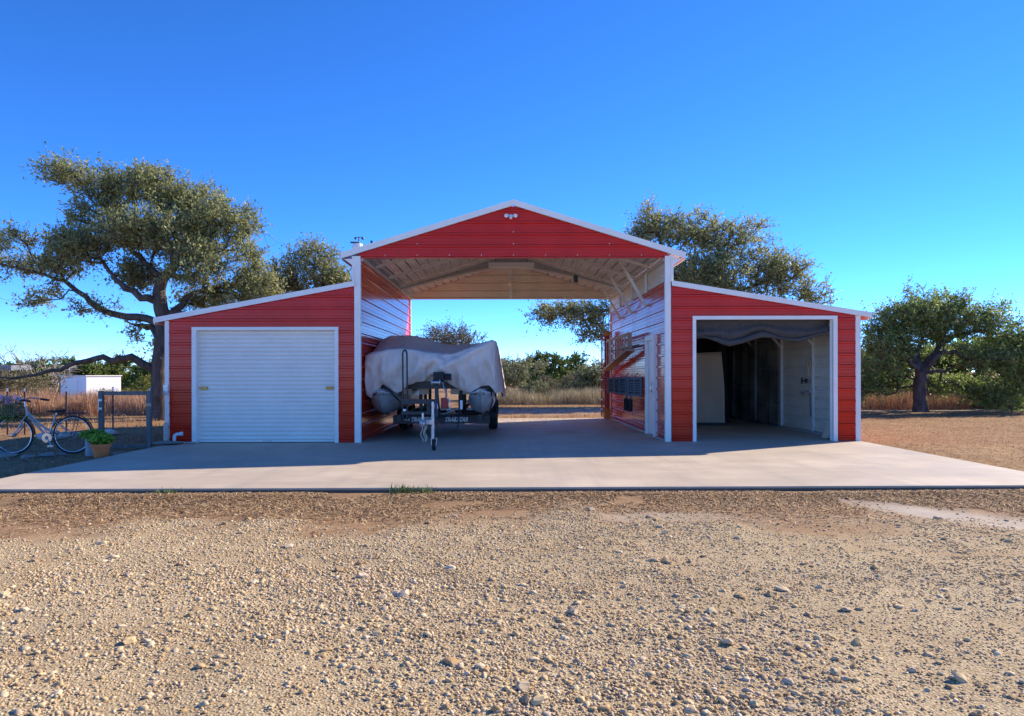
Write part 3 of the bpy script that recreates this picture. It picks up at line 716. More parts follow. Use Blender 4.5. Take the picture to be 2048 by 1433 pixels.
# tongue jack, coupler, chains
j = TB(MB().tube([(-1.42, -1.50, .20), (-1.42, -1.50, .60)], .030, 12).tube([(-1.42, -1.50, .60), (-1.42, -1.50, .84)], .024, 12), 'jack_tube', 'galvanised', smooth=True)
TB(MB().tube([(-1.42, -1.50, .80), (-1.34, -1.52, .80), (-1.33, -1.53, .72)], .010, 6), 'crank', 'chrome', j)
wh = TB(MB().lathe([(.05, -.028), (.088, -.03), (.10, -.015), (.10, .015), (.088, .03), (.05, .028)], (-1.40, -1.50, .10), 'X', 24), 'jack_wheel', 'black_rubber', j, smooth=True)
TB(MB().lathe([(0, -.02), (.05, -.03), (.055, 0), (.05, .03), (0, .02)], (-1.40, -1.50, .10), 'X', 16).box(-1.45, -1.437, -1.53, -1.47, .09, .22).box(-1.363, -1.35, -1.53, -1.47, .09, .22), 'wheel_fork', 'galvanised', j)
TB(MB().box(-1.60, -1.52, -1.82, -1.45, .44, .52).blob((-1.56, -1.80, .49), .06, 2, .05).box(-1.585, -1.555, -1.72, -1.68, .52, .66).box(-1.62, -1.40, -1.54, -1.46, .45, .53), 'coupler', 'galvanised', bevel=.004)
chn = MB()
for x0, ph in ((-1.60, 0), (-1.555, .6), (-1.53, 1.1)):
    chn.tube([(x0+.02*math.sin(k*1.1+ph), -1.66+.01*k, .44-.035*k) for k in range(9)], .009, 5)
TB(chn, 'safety_chain', 'rope')
# winch stand
ws = TB(MB().bar((-1.50, .02, .45), (-1.50, .10, 1.22), .07, .07).bar((-1.51, .75, .45), (-1.50, .12, 1.02), .05, .05), 'winch_post', 'black_steel')
TB(MB().box(-1.56, -1.36, -.02, .20, 1.17, 1.36).box(-1.36, -1.22, .1, .2, 1.20, 1.33), 'bow_stop', 'black_rubber', ws, bevel=.015)
TB(MB().lathe([(0, -.09), (.065, -.085), (.065, -.06), (.035, -.055), (.035, .055), (.065, .06), (.065, .085), (0, .09)], (-1.50, -.07, 1.16), 'X', 18).tube([(-1.40, -.07, 1.16), (-1.37, -.08, 1.16), (-1.34, -.12, 1.02), (-1.28, -.12, 1.02)], .012, 6), 'winch', 'galvanised', ws, smooth=True)
TB(MB().box(-1.42, -1.27, .02, .05, .66, .86), 'strap_reel', 'red_plastic', ws, bevel=.01)
TB(MB().tube([(-1.30, .01, .62), (-1.24, .0, .63), (-1.24, .0, .84), (-1.30, 0, .85)], .009, 6), 'hook', 'white_paint', ws)
hp = [(-2.17, .18, .42), (-2.17, .16, 1.2), (-2.172, .15, 1.68)] + [(-2.13-.042*math.cos(a), .15, 1.70+.09*math.sin(a)) for a in np.linspace(.1, math.pi-.1, 7)] + [(-2.088, .15, 1.68), (-2.085, .16, 1.1), (-2.085, .18, .42)]
TB(MB().tube(hp, .017, 8), 'guide_hoop', 'black_steel', smooth=True)
TB(MB().box(-2.2, -1.5, .10, .17, .74, .83).box(-2.2, -1.45, .12, .20, .53, .59).box(-1.70, -1.63, .11, .17, .59, .74), 'boarding_frame', 'black_steel')
TB(MB().box(-2.16, -2.10, .095, .12, .60, .64), 'lamp', 'lens')

# ------------------------------------------------------------------ pontoon boat
t = thing('pontoon_boat', 'aluminium pontoon boat on the black trailer under a grey cover', 'boat', (-1.67, .5, .5))
B0 = Vector((-1.67, .5, .5))
def BB(mb, name, mat, par=t, **k):
    mb.v = [(a-B0.x, b-B0.y, c-B0.z) for a, b, c in mb.v]; return mb.build(name, mat, par, **k)
def pontoon(xc):
    m = MB(); n = 28; rings = []
    st = [(.30, .02, .20), (.34, .07, .17), (.45, .16, .115), (.62, .225, .06), (.85, .265, .02), (1.15, .28, 0), (2.5, .28, 0), (4.5, .28, 0), (6.6, .28, 0), (6.61, .05, 0)]
    for y, r, dz in st:
        vs = []
        for k in range(n):
            a = 2*math.pi*k/n; cx, cz = math.sin(a), -math.cos(a)
            rz = r*(1.02 if y > .8 else 1.0)
            top = .30-(.0)
            z = .79 + cz*rz + (dz if cz < .2 else dz*.6)
            sharp = 1-.35*max(0, 1-(y-.3)/.7)*(abs(cz))
            if y < .9 and k == 0: z -= .02
            vs.append((xc+cx*r*sharp, y, z))
        rings.append(vs)
    m.v = [v for r_ in rings for v in r_]
    for i in range(len(rings)-1):
        for k in range(n): m.f.append((i*n+k, i*n+(k+1) % n, (i+1)*n+(k+1) % n, (i+1)*n+k))
    m.f.append(tuple(range(n)))
    p = BB(m, 'pontoon', 'alu', smooth='all')
    kl = MB(); pts = [(xc, .285, 1.02), (xc, .30, .92), (xc, .36, .76), (xc, .47, .65), (xc, .65, .555), (xc, .95, .515), (xc, 1.5, .505)]
    kl.tube(pts, .011, 6); BB(kl, 'keel_strip', 'galvanised', p)
    sp = MB()
    for s in (-1, 1): sp.tube([(xc+s*.02, .30, .98), (xc+s*.13, .44, .955), (xc+s*.21, .60, .93), (xc+s*.262, .85, .915), (xc+s*.265, 1.6, .91)], .012, 6)
    BB(sp, 'spray_strip', 'white_paint', p)
for xc in (-2.66, -.66): pontoon(xc)
BB(MB().box(-2.85, -.42, .62, 6.6, 1.10, 1.17), 'deck', 'black_steel')
for k in range(9): BB(MB().box(-2.75, -.5, .75+k*.66, .80+k*.66, 1.02, 1.10), 'cross_channel', 'black_steel')
for x in (-2.2, -1.85, -1.2, -.95): BB(MB().box(x-.10, x+.10, 1.0, 1.04, .90, 1.10), 'hanging_panel', 'canvas')
BB(MB().box(-2.80, -.47, .70, .74, 1.17, 1.72), 'front_fence', 'alu')
for x in (-2.82, -.47): BB(MB().box(x-.02, x+.02, .74, 6.4, 1.17, 1.72), 'side_fence', 'alu')

# ------------------------------------------------------------------ boat cover
fx = [-2.97, -2.82, -2.55, -2.27, -1.9, -1.57, -1.27, -1.05, -.87, -.6, -.42, -.36]
fz = [1.70, 1.765, 1.81, 1.845, 1.80, 1.75, 1.72, 1.78, 1.86, 1.96, 2.01, 1.98]
bx_ = [-2.97, -2.86, -2.72, -2.40, -2.13, -1.77, -1.38, -.83, -.45, -.36]
bz = [2.02, 2.12, 2.185, 2.20, 2.185, 2.06, 1.98, 1.99, 2.07, 2.05]
hx = [-2.97, -2.88, -2.80, -2.70, -2.62, -2.34, -2.22, -2.12, -1.95, -1.77, -1.62, -1.47, -1.25, -1.02, -.86, -.74, -.64, -.50, -.42, -.36]
hz = [.92, .85, .84, 1.02, 1.12, .945, .985, 1.09, 1.155, 1.18, 1.30, 1.25, 1.10, .98, .95, 1.02, 1.08, 1.09, 1.02, .92]
def nzv(x, y, z): return noise.noise(Vector((x, y, z)))
cols = np.concatenate([np.linspace(-2.97, -.36, 84)])
NS = 9
def skirt_right(t_, y):     # t_ 0 at the top edge, 1 at the hem
    o = np.interp(y, [.5, 1.2, 2.5, 7], [.0, .10, .16, .16])
    return o*t_**.8
rows = []
shoulder_y = lambda x: .50 + .10*math.cos((x+1.66)/1.31*1.5)*-1
def point(x, stage, v):
    zs = np.interp(x, fx, fz); zh = np.interp(x, hx, hz); ys = .52-.12*math.cos((x+1.66)/1.31*1.4)
    if stage == 0:           # hem (v=0) to shoulder (v=1)
        z = zh+(zs-zh)*v
        y = ys-.05-.16*math.sin(math.pi*min(1, v*1.02))**.8*(.6+.4*math.cos((x+1.5)*1.2)) + .10*(1-v)
        fold = .055*math.sin(x*15+2.6*math.sin(v*3+x*2))*(1-v)**.6 + .10*nzv(x*2.2, v*1.4, 3) + .07*(.35-abs(nzv(x*4.2, v*1.6, 9))) + .045*(.3-abs(nzv(x*7+v*3, v*3-x*2, 19))) + .03*math.sin(x*38+3*nzv(x*3, v*2, 2))*(1-v)**1.5
        # long diagonal folds falling from the right shoulder to the middle
        dgl = math.exp(-((z-(1.30+.62*(x+1.55)))/.10)**2)+.8*math.exp(-((z-(1.42+.5*(x+1.5)))/.06)**2)*(x > -1.6)
        k = math.sin(math.pi*v)**.5 if 0 < v < 1 else 0
        return (x, y-(fold + .075*dgl)*(.25+.75*k)*(1 if v < .97 else .3), z+.012*nzv(x*5, v*4, 1))
    zb_ = np.interp(x, bx_, bz)
    sag = -.07*math.sin(math.pi*v)*(1+.5*math.sin(x*2.1))
    return (x, ys+(2.05-ys)*v, zs+(zb_-zs)*v+sag+.03*nzv(x*2.5, v*2.5, 7)*math.sin(math.pi*v))
V = []; grid = []
for k in range(17): grid.append([point(x, 0, k/16) for x in cols])
for k in range(1, 13): grid.append([point(x, 1, k/12) for x in cols])
for k, y in enumerate(np.linspace(2.5, 6.9, 10)):
    grid.append([(x, y, np.interp(x, bx_, bz)-.03*k*0+.03*nzv(x*1.5, y*1.3, 4)+.02*math.sin(y*2)) for x in cols])
mb = MB(); nc = len(cols)
for r_ in grid: mb.v += [tuple(map(float, p)) for p in r_]
for i in range(len(grid)-1):
    for k in range(nc-1): mb.f.append((i*nc+k, i*nc+k+1, (i+1)*nc+k+1, (i+1)*nc+k))
# side skirts hang from the shoulder row backwards
for side, col in ((-1, 0), (1, nc-1)):
    b0 = len(mb.v); n = 0; st = grid[16:]
    front_edge = [grid[j][col] for j in range(16, -1, -1)]
    for i, r_ in enumerate(st):
        top = r_[col]; y = top[1]; zhm = .92 if side < 0 else float(np.interp(y, [.5, 1.0, 1.6, 2.4, 7], [.92, 1.0, .80, .84, .9]))
        for j in range(17):
            q = j/16
            if i == 0: p = front_edge[j]
            else:
                x = top[0]+side*(0.02*q + (skirt_right(q, y) if side > 0 else 0)) + .03*math.sin(y*9+q*2)*q*(1 if side > 0 else .4)
                p = (x, y+.02*math.sin(y*14)*q, top[2]+(zhm-top[2])*q)
            mb.v.append(tuple(map(float, p)))
        n += 1
    for i in range(n-1):
        for j in range(16):
            a = b0+i*17+j; mb.f.append((a, a+1, a+18, a+17))
bm = bmesh.new(); me = bpy.data.meshes.new('tmp'); me.from_pydata(mb.v, [], mb.f); bm.from_mesh(me); bmesh.ops.remove_doubles(bm, verts=bm.verts, dist=.004)
bm.to_mesh(me); mb.v = [tuple(v.co) for v in me.vertices]; mb.f = [tuple(p.vertices) for p in me.polygons]; bm.free()
cover = mb.build('boat_cover', 'cover_cloth', smooth='all', loc=(-1.67, .5, 1.0))
tag(cover, 'grey fabric boat cover draped in folds over the pontoon boat', 'boat cover')
sd = cover.modifiers.new('sub', 'SUBSURF'); sd.levels = 2; sd.render_levels = 2
txc = bpy.data.textures.new('crease', 'CLOUDS'); txc.noise_scale = .16; txc.noise_type = 'SOFT_NOISE'; txc.noise_depth = 3
dm = cover.modifiers.new('crease', 'DISPLACE'); dm.texture = txc; dm.strength = .032; dm.mid_level = .5
K0 = Vector((-1.67, .5, 1.0))
def KB(mb, name, mat):
    mb.v = [(a-K0.x, b-K0.y, c-K0.z) for a, b, c in mb.v]; return mb.build(name, mat, cover)
KB(MB().box(-1.08, -1.04, .30, .31, .55, .98).tube([(-1.06, .3, .56), (-1.10, .32, .4), (-1.11, .33, .22)], .012, 6), 'tie_strap', 'strap')
KB(MB().box(-1.06, -1.01, .285, .292, .62, .80), 'strap_tag', 'white_paint')
KB(MB().tube([(-.45, .5, 1.0), (-.43, .7, .75), (-.50, 1.0, .5)], .012, 6).tube([(-.36, .62, .95), (-.345, .75, .60), (-.35, .9, .30)], .012, 6), 'tie_strap', 'strap')
KB(MB().tube([(-2.45, .35, .98), (-2.32, .45, .82), (-2.22, .6, .70)], .014, 6), 'tie_strap', 'strap')
# ------------------------------------------------------------------ left yard: bicycle, pots, gate, fence
def gz(x, y): return float(height(np.array([x]), np.array([y]))[0])
bx, by = W(92, 12.9), CY+12.9
t = thing('bicycle', 'silver step-through bicycle with front basket standing left of the barn', 'bicycle', (bx, by, gz(bx, by)), R(4))
RW = .325; RX, FX = .50, -.50
def wheel(x, name='wheel'):
    ty = MB().tube([(x+RW*math.cos(a), 0, RW+.012+RW*math.sin(a)) for a in np.linspace(0, 2*math.pi, 40, endpoint=False)], .017, 8, closed=True).build(name, 'black_rubber', t, smooth='all')
    MB().tube([(x+(RW-.022)*math.cos(a), 0, RW+.012+(RW-.022)*math.sin(a)) for a in np.linspace(0, 2*math.pi, 40, endpoint=False)], .010, 6, closed=True).build('rim', 'chrome', ty, smooth='all')
    sp = MB()
    for k in range(28):
        a = 2*math.pi*k/28; sp.tube([(x+.02*math.cos(a+1.4*(-1)**k), .02*(-1)**k, RW+.012+.02*math.sin(a+1.4*(-1)**k)), (x+(RW-.03)*math.cos(a), 0, RW+.012+(RW-.03)*math.sin(a))], .0016, 4, cap=False)
    sp.build('spokes', 'wire', ty)
    MB().lathe([(0, -.05), (.025, -.045), (.02, 0), (.025, .045), (0, .05)], (x, 0, RW+.012), 'Y', 12).build('hub', 'chrome', ty)
wheel(RX); wheel(FX)
za = RW+.012
fr = MB()
hd, hb = (-.305, 0, .84), (-.265, 0, .70)
bb = (.085, 0, .29); st, sb = (.20, 0, .66), bb
fr.tube([hd, hb], .022).tube([(-.285, 0, .765), (-.05, 0, .52), (.13, 0, .40)], .018).tube([(-.268, 0, .70), (-.10, 0, .50), bb], .020).tube([bb, (.22, 0, .70)], .017)
for s in (-1, 1):
    fr.tube([(bb[0], s*.03, bb[2]), (RX, s*.055, za)], .010).tube([(.185, s*.015, .60), (RX, s*.055, za)], .008)
fr.build('frame', 'silver_paint', t, smooth=True)
fk = MB()
for s in (-1, 1): fk.tube([(-.262, s*.03, .69), (-.31, s*.05, .62), (-.40, s*.055, .44), (FX, s*.055, za)], .013)
fk.tube([(-.262, -.035, .69), (-.262, .035, .69)], .018).build('fork', 'silver_paint', t, smooth=True)
hbm = MB().tube([(-.305, 0, .84), (-.32, 0, .93)], .015)
for s in (-1, 1): hbm.tube([(-.33, 0, .93), (-.37, s*.12, .97), (-.34, s*.24, .99), (-.22, s*.28, .97), (-.10, s*.29, .95)], .011)
hbo = hbm.build('handlebar', 'chrome', t, smooth=True)
for s in (-1, 1): MB().tube([(-.20, s*.281, .968), (-.06, s*.29, .944)], .019).build('grip', 'black_rubber', hbo, smooth=True)
sd_ = MB(); 
for (xa, wa, zz) in [(0, 0, 0)]: pass
ring = []
for i, (x, w_, zt_, zb_) in enumerate([(.05, .02, .765, .745), (.12, .035, .775, .745), (.20, .06, .775, .735), (.28, .10, .785, .735), (.335, .095, .79, .74), (.355, .05, .785, .75)]):
    ring.append([(x, -w_, (zt_+zb_)/2), (x, -w_*.7, zt_), (x, w_*.7, zt_), (x, w_, (zt_+zb_)/2), (x, w_*.7, zb_), (x, -w_*.7, zb_)])
sd_.v = [p for r_ in ring for p in r_]
for i in range(5):
    for k in range(6): sd_.f.append((i*6+k, i*6+(k+1) % 6, (i+1)*6+(k+1) % 6, (i+1)*6+k))
sd_.f += [tuple(range(6)), tuple(range(30, 36))]
sd_.build('saddle', 'black_rubber', t, smooth='all'); MB().tube([(.215, 0, .68), (.235, 0, .75)], .013).build('seat_post', 'chrome', t)
for x, a0, a1 in ((RX, .05, 2.75), (FX, .0, 2.5)):
    m = MB(); rr = RW+.035
    pts = [(x+rr*math.cos(a), za+rr*math.sin(a)) for a in np.linspace(a0, a1, 22)]
    for (a, b), (c, d) in zip(pts[:-1], pts[1:]): m.add([(a, -.028, b), (a, .028, b), (c, .028, d), (c, -.028, d)], [(0, 1, 2, 3)])
    m.build('mudguard', 'brown_plastic', t, smooth='all')
rk = MB()
for s in (-1, 1): rk.tube([(.22, s*.03, .66), (.30, s*.06, .715), (.74, s*.06, .725), (.76, s*.05, .69)], .007).tube([(RX, s*.06, za), (.60, s*.06, .72)], .006)
for k in range(5): rk.tube([(.34+k*.09, -.06, .716), (.34+k*.09, .06, .716)], .005)
rk.build('rear_rack', 'black_steel', t)
MB().lathe([(.03, -.004), (.085, -.004), (.085, .004), (.03, .004)], (bb[0], -.05, bb[2]), 'Y', 24).tube([(bb[0], -.06, bb[2]), (bb[0]+.09, -.065, bb[2]-.14)], .010).tube([(bb[0], .06, bb[2]), (bb[0]-.09, .065, bb[2]+.14)], .010).box(bb[0]+.05, bb[0]+.14, -.14, -.07, bb[2]-.155, bb[2]-.13).box(bb[0]-.14, bb[0]-.05, .07, .14, bb[2]+.13, bb[2]+.155).build('crank', 'chrome', t)
MB().tube([(.085, -.05, .375), (RX, -.05, za+.035), (RX+.03, -.05, za), (RX, -.05, za-.035), (.085, -.05, .205)], .006, 6).build('chain', 'black_steel', t)
MB().tube([(.16, .03, .28), (.22, .16, .01)], .008).build('kickstand', 'silver_paint', t)
bk = MB()
for z, s in ((.90, 1.0), (.80, .94), (.68, .86)):
    bk.tube([(-.55+s*.15*a, s*.16*b, z) for a, b in ((-1, -1), (1, -1), (1, 1), (-1, 1))], .005, 5, closed=True)
for i in range(8):
    for a, b in (((-1+i*.25), -1), ((-1+i*.25), 1), (-1, -1+i*.25), (1, -1+i*.25)):
        bk.tube([(-.55+.15*a, .16*b, .90), (-.55+.13*a, .138*b, .68)], .0035, 4, cap=False)
bk.tube([(-.42, 0, .70), (-.29, 0, .76)], .008, 6)
bk.build('basket', 'wire', t)
def leaf_cloud(name, mat, pts, size, parent=None, loc=None, tone_bias=0, up=.4, aspect=.5, tonep=1.0, seed=0):
    g = np.random.default_rng(seed); n = len(pts)
    d = g.normal(size=(n, 3)); d /= np.linalg.norm(d, axis=1)[:, None]
    nrm = g.normal(size=(n, 3)); nrm[:, 2] += up; a = np.cross(d, nrm); a /= np.linalg.norm(a, axis=1)[:, None]+1e-9
    s = size*g.uniform(.6, 1.3, n)[:, None]
    V = np.stack([pts-d*s*.5, pts+a*s*aspect*.5, pts+d*s*.5, pts-a*s*aspect*.5], 1).reshape(-1, 3)
    F = np.arange(4*n).reshape(n, 4); tone = np.clip(g.random(n)**tonep+tone_bias, 0, 1)
    return mesh_np(name, V, F, mat, parent, tone=tone, loc=loc)
fl = thing('flower_bunch', 'pink and white flowers with dark leaves in the bicycle basket', 'flowers', (bx-.55, by-.04, gz(bx, by)+.70))
pp = rng.normal(size=(700, 3))*np.array([.11, .11, .10])+np.array([0, 0, .10]); leaf_cloud('foliage', 'juniper_leaf', pp, .05, fl, seed=1)
pp = rng.normal(size=(260, 3))*np.array([.13, .13, .03])+np.array([.02, 0, -.05]); leaf_cloud('foliage', 'juniper_leaf', pp, .06, fl, seed=2)
for k in range(13):
    c = np.array([rng.uniform(-.20, .22), rng.uniform(-.14, .14), rng.uniform(.22, .31)])
    pp = c+rng.normal(size=(26, 3))*.022; leaf_cloud('blossom', 'flower_pink', pp, .045, fl, aspect=.8, seed=k+5, tonep=.8)

px_, py_ = -6.99, -1.75; g0 = gz(px_, py_)
t = thing('flower_pot', 'terracotta pot of bright green leaves at the slab edge', 'pot', (px_, py_, g0-.01))
MB().lathe([(0, 0), (.105, 0), (.138, .18), (.158, .185), (.162, .235), (.145, .237), (.14, .21), (0, .20)], (0, 0, 0), 'Z', 28).build('pot', 'terracotta', t, smooth=True)
q = rng.normal(size=(900, 3)); q /= np.linalg.norm(q, axis=1)[:, None]; q = q*np.array([.20, .19, .10])*rng.uniform(.4, 1, (900, 1))**.5+np.array([0, 0, .32]); leaf_cloud('foliage', 'pot_leaf', q, .055, t, up=1.5, aspect=.8, seed=3)
t = thing('planter_block', 'grey concrete planter of green leaves behind the terracotta pot', 'planter', (-7.27, -1.50, g0-.01))
MB().lathe([(0, 0), (.115, 0), (.115, .31), (.09, .31), (.09, .27), (0, .27)], (0, 0, 0), 'Z', 24).build('planter', 'cinder', t, smooth=True)
q = rng.normal(size=(700, 3)); q /= np.linalg.norm(q, axis=1)[:, None]; q = q*np.array([.21, .18, .09])*rng.uniform(.4, 1, (700, 1))**.5+np.array([0, 0, .37]); leaf_cloud('foliage', 'pot_leaf', q, .05, t, up=1.5, aspect=.8, seed=4)
# grey wood gate
gy = -.42; t = thing('garden_gate', 'weathered grey wooden gate frame with wire mesh beside the barn corner', 'gate', (-7.2, gy, -.07))
for x in (-.52, .37): MB().box(x-.04, x+.04, -.04, .04, 0, 1.09).build('post', 'grey_wood', t, bevel=.006)
MB().box(-.48, .33, -.035, .035, 1.01, 1.08).build('rail', 'grey_wood', t, bevel=.005); MB().box(-.48, .33, -.035, .035, .02, .09).build('rail', 'grey_wood', t, bevel=.005)
mw = MB()
for k in range(1, 11): mw.bar((-.47+.079*k-.04, 0, .1), (-.47+.079*k-.04, 0, 1.0), .0022, .0022)
for k in range(1, 11): mw.bar((-.47, 0, .1+.085*k-.03), (.32, 0, .1+.085*k-.03), .0022, .0022)
mw.build('wire_mesh', 'wire', t)
MB().box(-.55, -.535, -.06, -.052, .70, .95).box(-.53, -.48, -.062, -.052, .74, .78).box(-.53, -.48, -.062, -.052, .9, .94).build('hinge', 'galvanised', t)
MB().box(.34, .43, -.06, -.051, .80, .86).build('latch', 'raw_wood', t)
# T-post fence
t = thing('wire_fence', 'rusty steel post and wire fence behind the bicycle', 'fence', (-9.3, 3.0, -.08))
posts = [W(p, 17.1)+9.3 for p in (-60, 24, 58, 140, 232, 305)]
for x in posts:
    o = MB().box(x-.018, x+.018, -.004, .004, 0, 1.12).box(x-.004, x+.004, .004, .03, 0, 1.12).build('post', 'rust_steel', t)
    MB().box(x-.018, x+.018, -.0065, -.0045, 1.02, 1.10).build('post_tip', 'white_paint', o)
wm = MB()
for z in (.15, .35, .55, .75, .95): wm.tube([(posts[0], -.006, z), (posts[2], -.006, z-.01), (posts[-1]+.3, -.006, z)], .0018, 4, cap=False)
wm.build('wire', 'wire', t)
for k in range(22):
    px = 95+k*6.6+rng.uniform(-2, 2); d = 16.2+rng.uniform(-.5, .6); s = rng.uniform(.06, .15)
    if 232 < px < 240: continue
    x = W(px, d); y = CY+d; m = MB().blob((x, y, gz(x, y)+s*.35), s, 2, .28, k, (1.1, .9, .65))
    tag(m.build('border_rock', 'limestone', smooth=True, loc=(x, y, gz(x, y))), 'pale limestone rock in the row behind the bicycle', 'rock', 'border rocks behind the bicycle')
for k, (px, d, s) in enumerate(((20, 12.4, .13), (60, 12.2, .09), (100, 12.5, .10), (-6, 12.8, .15), (130, 12.7, .07), (238, 12.55, .08))):
    x = W(px, d); y = CY+d; m = MB().blob((x, y, gz(x, y)+s*.2), s, 2, .3, k+40, (1.3, 1, .5))
    labs = ('flat grey rock under the bicycle front wheel', 'small grey rock between the bicycle wheels', 'grey rock beneath the bicycle pedals', 'large grey rock at the far left below the basket', 'small rock touching the bicycle rear wheel', 'pale round rock between terracotta pot and gate')
    tag(m.build('yard_rock', 'flagstone', smooth=True, loc=(x, y, gz(x, y))), labs[k], 'rock', 'rocks around the bicycle')
t = thing('drain_pipe', 'white plastic elbow pipe low on the left red wall', 'pipe', (-6.52, -.07, 0))
MB().tube([(0, 0, .0), (0, 0, .12), (.01, 0, .155), (.04, 0, .175), (.09, 0, .18), (.12, 0, .185)], .032, 12).build('elbow', 'white_paint', t, smooth=True)
MB().tube([(.115, 0, .185), (.155, 0, .187)], .040, 12).build('collar', 'white_paint', t, smooth=True)
m = MB().blob((-6.58, -.28, .035), .23, 2, .25, 5, (1.25, .9, .14)); tag(m.build('splash_stone', 'flagstone', smooth=True, loc=(-6.58, -.28, .02)), 'flat grey stone slab at the left barn corner', 'stone')
for k in range(9):
    x = -6.36+k*.034+rng.uniform(-.01, .01); m = MB().blob((x, -.09+rng.uniform(-.03, .01), .018), .024, 1, .3, k, (1.2, 1, .8))
    tag(m.build('pebble', 'limestone', smooth=True, loc=(x, -.09, 0)), 'white pebble by the pipe at the foot of the left red wall', 'pebble', 'pebbles at the left wall')
t_ = MB().tube([(-6.74, -.1, 1.62), (-7.1, .6, 1.67), (-10.4, 8.2, 1.66)], .008, 6); tag(t_.build('rope', 'rope', loc=(-6.74, -.1, 1.62)), 'pale rope tied from the barn corner to the oak trunk', 'rope')

# ------------------------------------------------------------------ trees
def grow(nodes, parents, tips, kpath=.25, seed=0, step=.3):
    g = np.random.default_rng(seed); P = [np.array(p, float) for p in nodes]; par = list(parents); pl = [0.]*len(P)
    for i in range(1, len(P)): pl[i] = pl[par[i]]+np.linalg.norm(P[i]-P[par[i]])
    A = np.array(P); order = np.argsort(np.min(np.linalg.norm(tips[:, None]-A[None], axis=2), axis=1)); ends = []
    cap = len(P)+len(tips)*14; B = np.zeros((cap, 3)); PLn = np.zeros(cap); n = len(P); B[:n] = A; PLn[:n] = pl
    for ti in order:
        q = tips[ti]; dv = q-B[:n]; ds = np.linalg.norm(dv, axis=1)
        cost = ds + kpath*PLn[:n] + np.where(dv[:, 2] < -.2*ds, .35*ds, 0)
        i = int(np.argmin(cost)); d0 = ds[i]
        if d0 < .03: continue
        pd = B[i]-B[par[i]] if par[i] >= 0 else np.array([0, 0, 1.]); pd = pd/(np.linalg.norm(pd)+1e-9)
        m = max(1, min(12, int(d0/step))); c = B[i]+pd*d0*.35+g.normal(size=3)*d0*.10; prev = i
        for k in range(1, m+1):
            u = k/m; p = (1-u)**2*B[i]+2*u*(1-u)*c+u*u*q
            if k < m: p = p+g.normal(size=3)*.045*min(1, d0)
            B[n] = p; PLn[n] = PLn[prev]+d0/m; par.append(prev); prev = n; n += 1
        ends.append(prev)
    return B[:n], np.array(par), ends
def wood(name, P, par, mat, parent, r0=.006, e=2.3, rmax=None, scale=1, rmin=None):
    n = len(P); acc = np.zeros(n); kids = np.zeros(n, int); main = -np.ones(n, int); best = np.zeros(n)
    for i in range(n-1, -1, -1):
        if acc[i] == 0: acc[i] = r0**e
        j = par[i]
        if j >= 0:
            acc[j] += acc[i]
            if acc[i] > best[j]: best[j] = acc[i]; main[j] = i
    r = acc**(1/e)*scale
    if rmin is not None: r[:len(rmin)] = np.maximum(r[:len(rmin)], rmin)
    if rmax: r = np.minimum(r, rmax)
    T = np.zeros((n, 3))
    for i in range(n):
        a = P[i]-P[par[i]] if par[i] >= 0 else np.zeros(3); b = P[main[i]]-P[i] if main[i] >= 0 else np.zeros(3)
        T[i] = a/(np.linalg.norm(a)+1e-9)+b/(np.linalg.norm(b)+1e-9)
    T /= np.linalg.norm(T, axis=1)[:, None]+1e-9
    def rings(c, t, rad, k):
        ref = np.tile(np.array([.31, .93, .17]), (len(c), 1)); u = np.cross(t, ref); u /= np.linalg.norm(u, axis=1)[:, None]+1e-9; v = np.cross(t, u)
        an = np.arange(k)*2*np.pi/k
        return c[:, None]+rad[:, None, None]*(np.cos(an)[None, :, None]*u[:, None]+np.sin(an)[None, :, None]*v[:, None])
    Vs = []; Fs = []; base = 0
    ch = np.array([i for i in range(n) if par[i] >= 0]); pr = par[ch]
    dirs = P[ch]-P[pr]; dirs /= np.linalg.norm(dirs, axis=1)[:, None]+1e-9
    ismain = main[pr] == ch
    for k, sel in ((4, r[ch] < .018), (6, (r[ch] >= .018) & (r[ch] < .06)), (10, r[ch] >= .06)):
        if not sel.any(): continue
        c, p, d, im = ch[sel], pr[sel], dirs[sel], ismain[sel]
        t0 = np.where(im[:, None], T[p], d); ra = np.where(im, r[p], np.minimum(r[p], r[c]*1.15))
        A = rings(P[p], t0, ra, k); B = rings(P[c], T[c], r[c], k); m = len(c)
        Vs.append(np.concatenate([A, B], 1).reshape(-1, 3)); o = base+np.arange(m)[:, None]*2*k
        q = np.arange(k)[None]; q2 = (q+1) % k
        Fs.append(np.stack([o+q, o+q2, o+k+q2, o+k+q], -1).reshape(-1, 4)); base += m*2*k
    return mesh_np(name, np.concatenate(Vs), np.concatenate(Fs), mat, parent, smooth=True), r
def lobes_tips(lobes, n, seed):
    g = np.random.default_rng(seed); w_ = np.array([l[6] if len(l) > 6 else l[3]*l[4]*l[5] for l in lobes], float); w_ /= w_.sum()
    ids = g.choice(len(lobes), n, p=w_); q = g.normal(size=(n, 3)); q /= np.linalg.norm(q, axis=1)[:, None]; q *= (g.random((n, 1))**.45)
    a = np.array([l[:6] for l in lobes])[ids]; return a[:, :3]+q*a[:, 3:6]
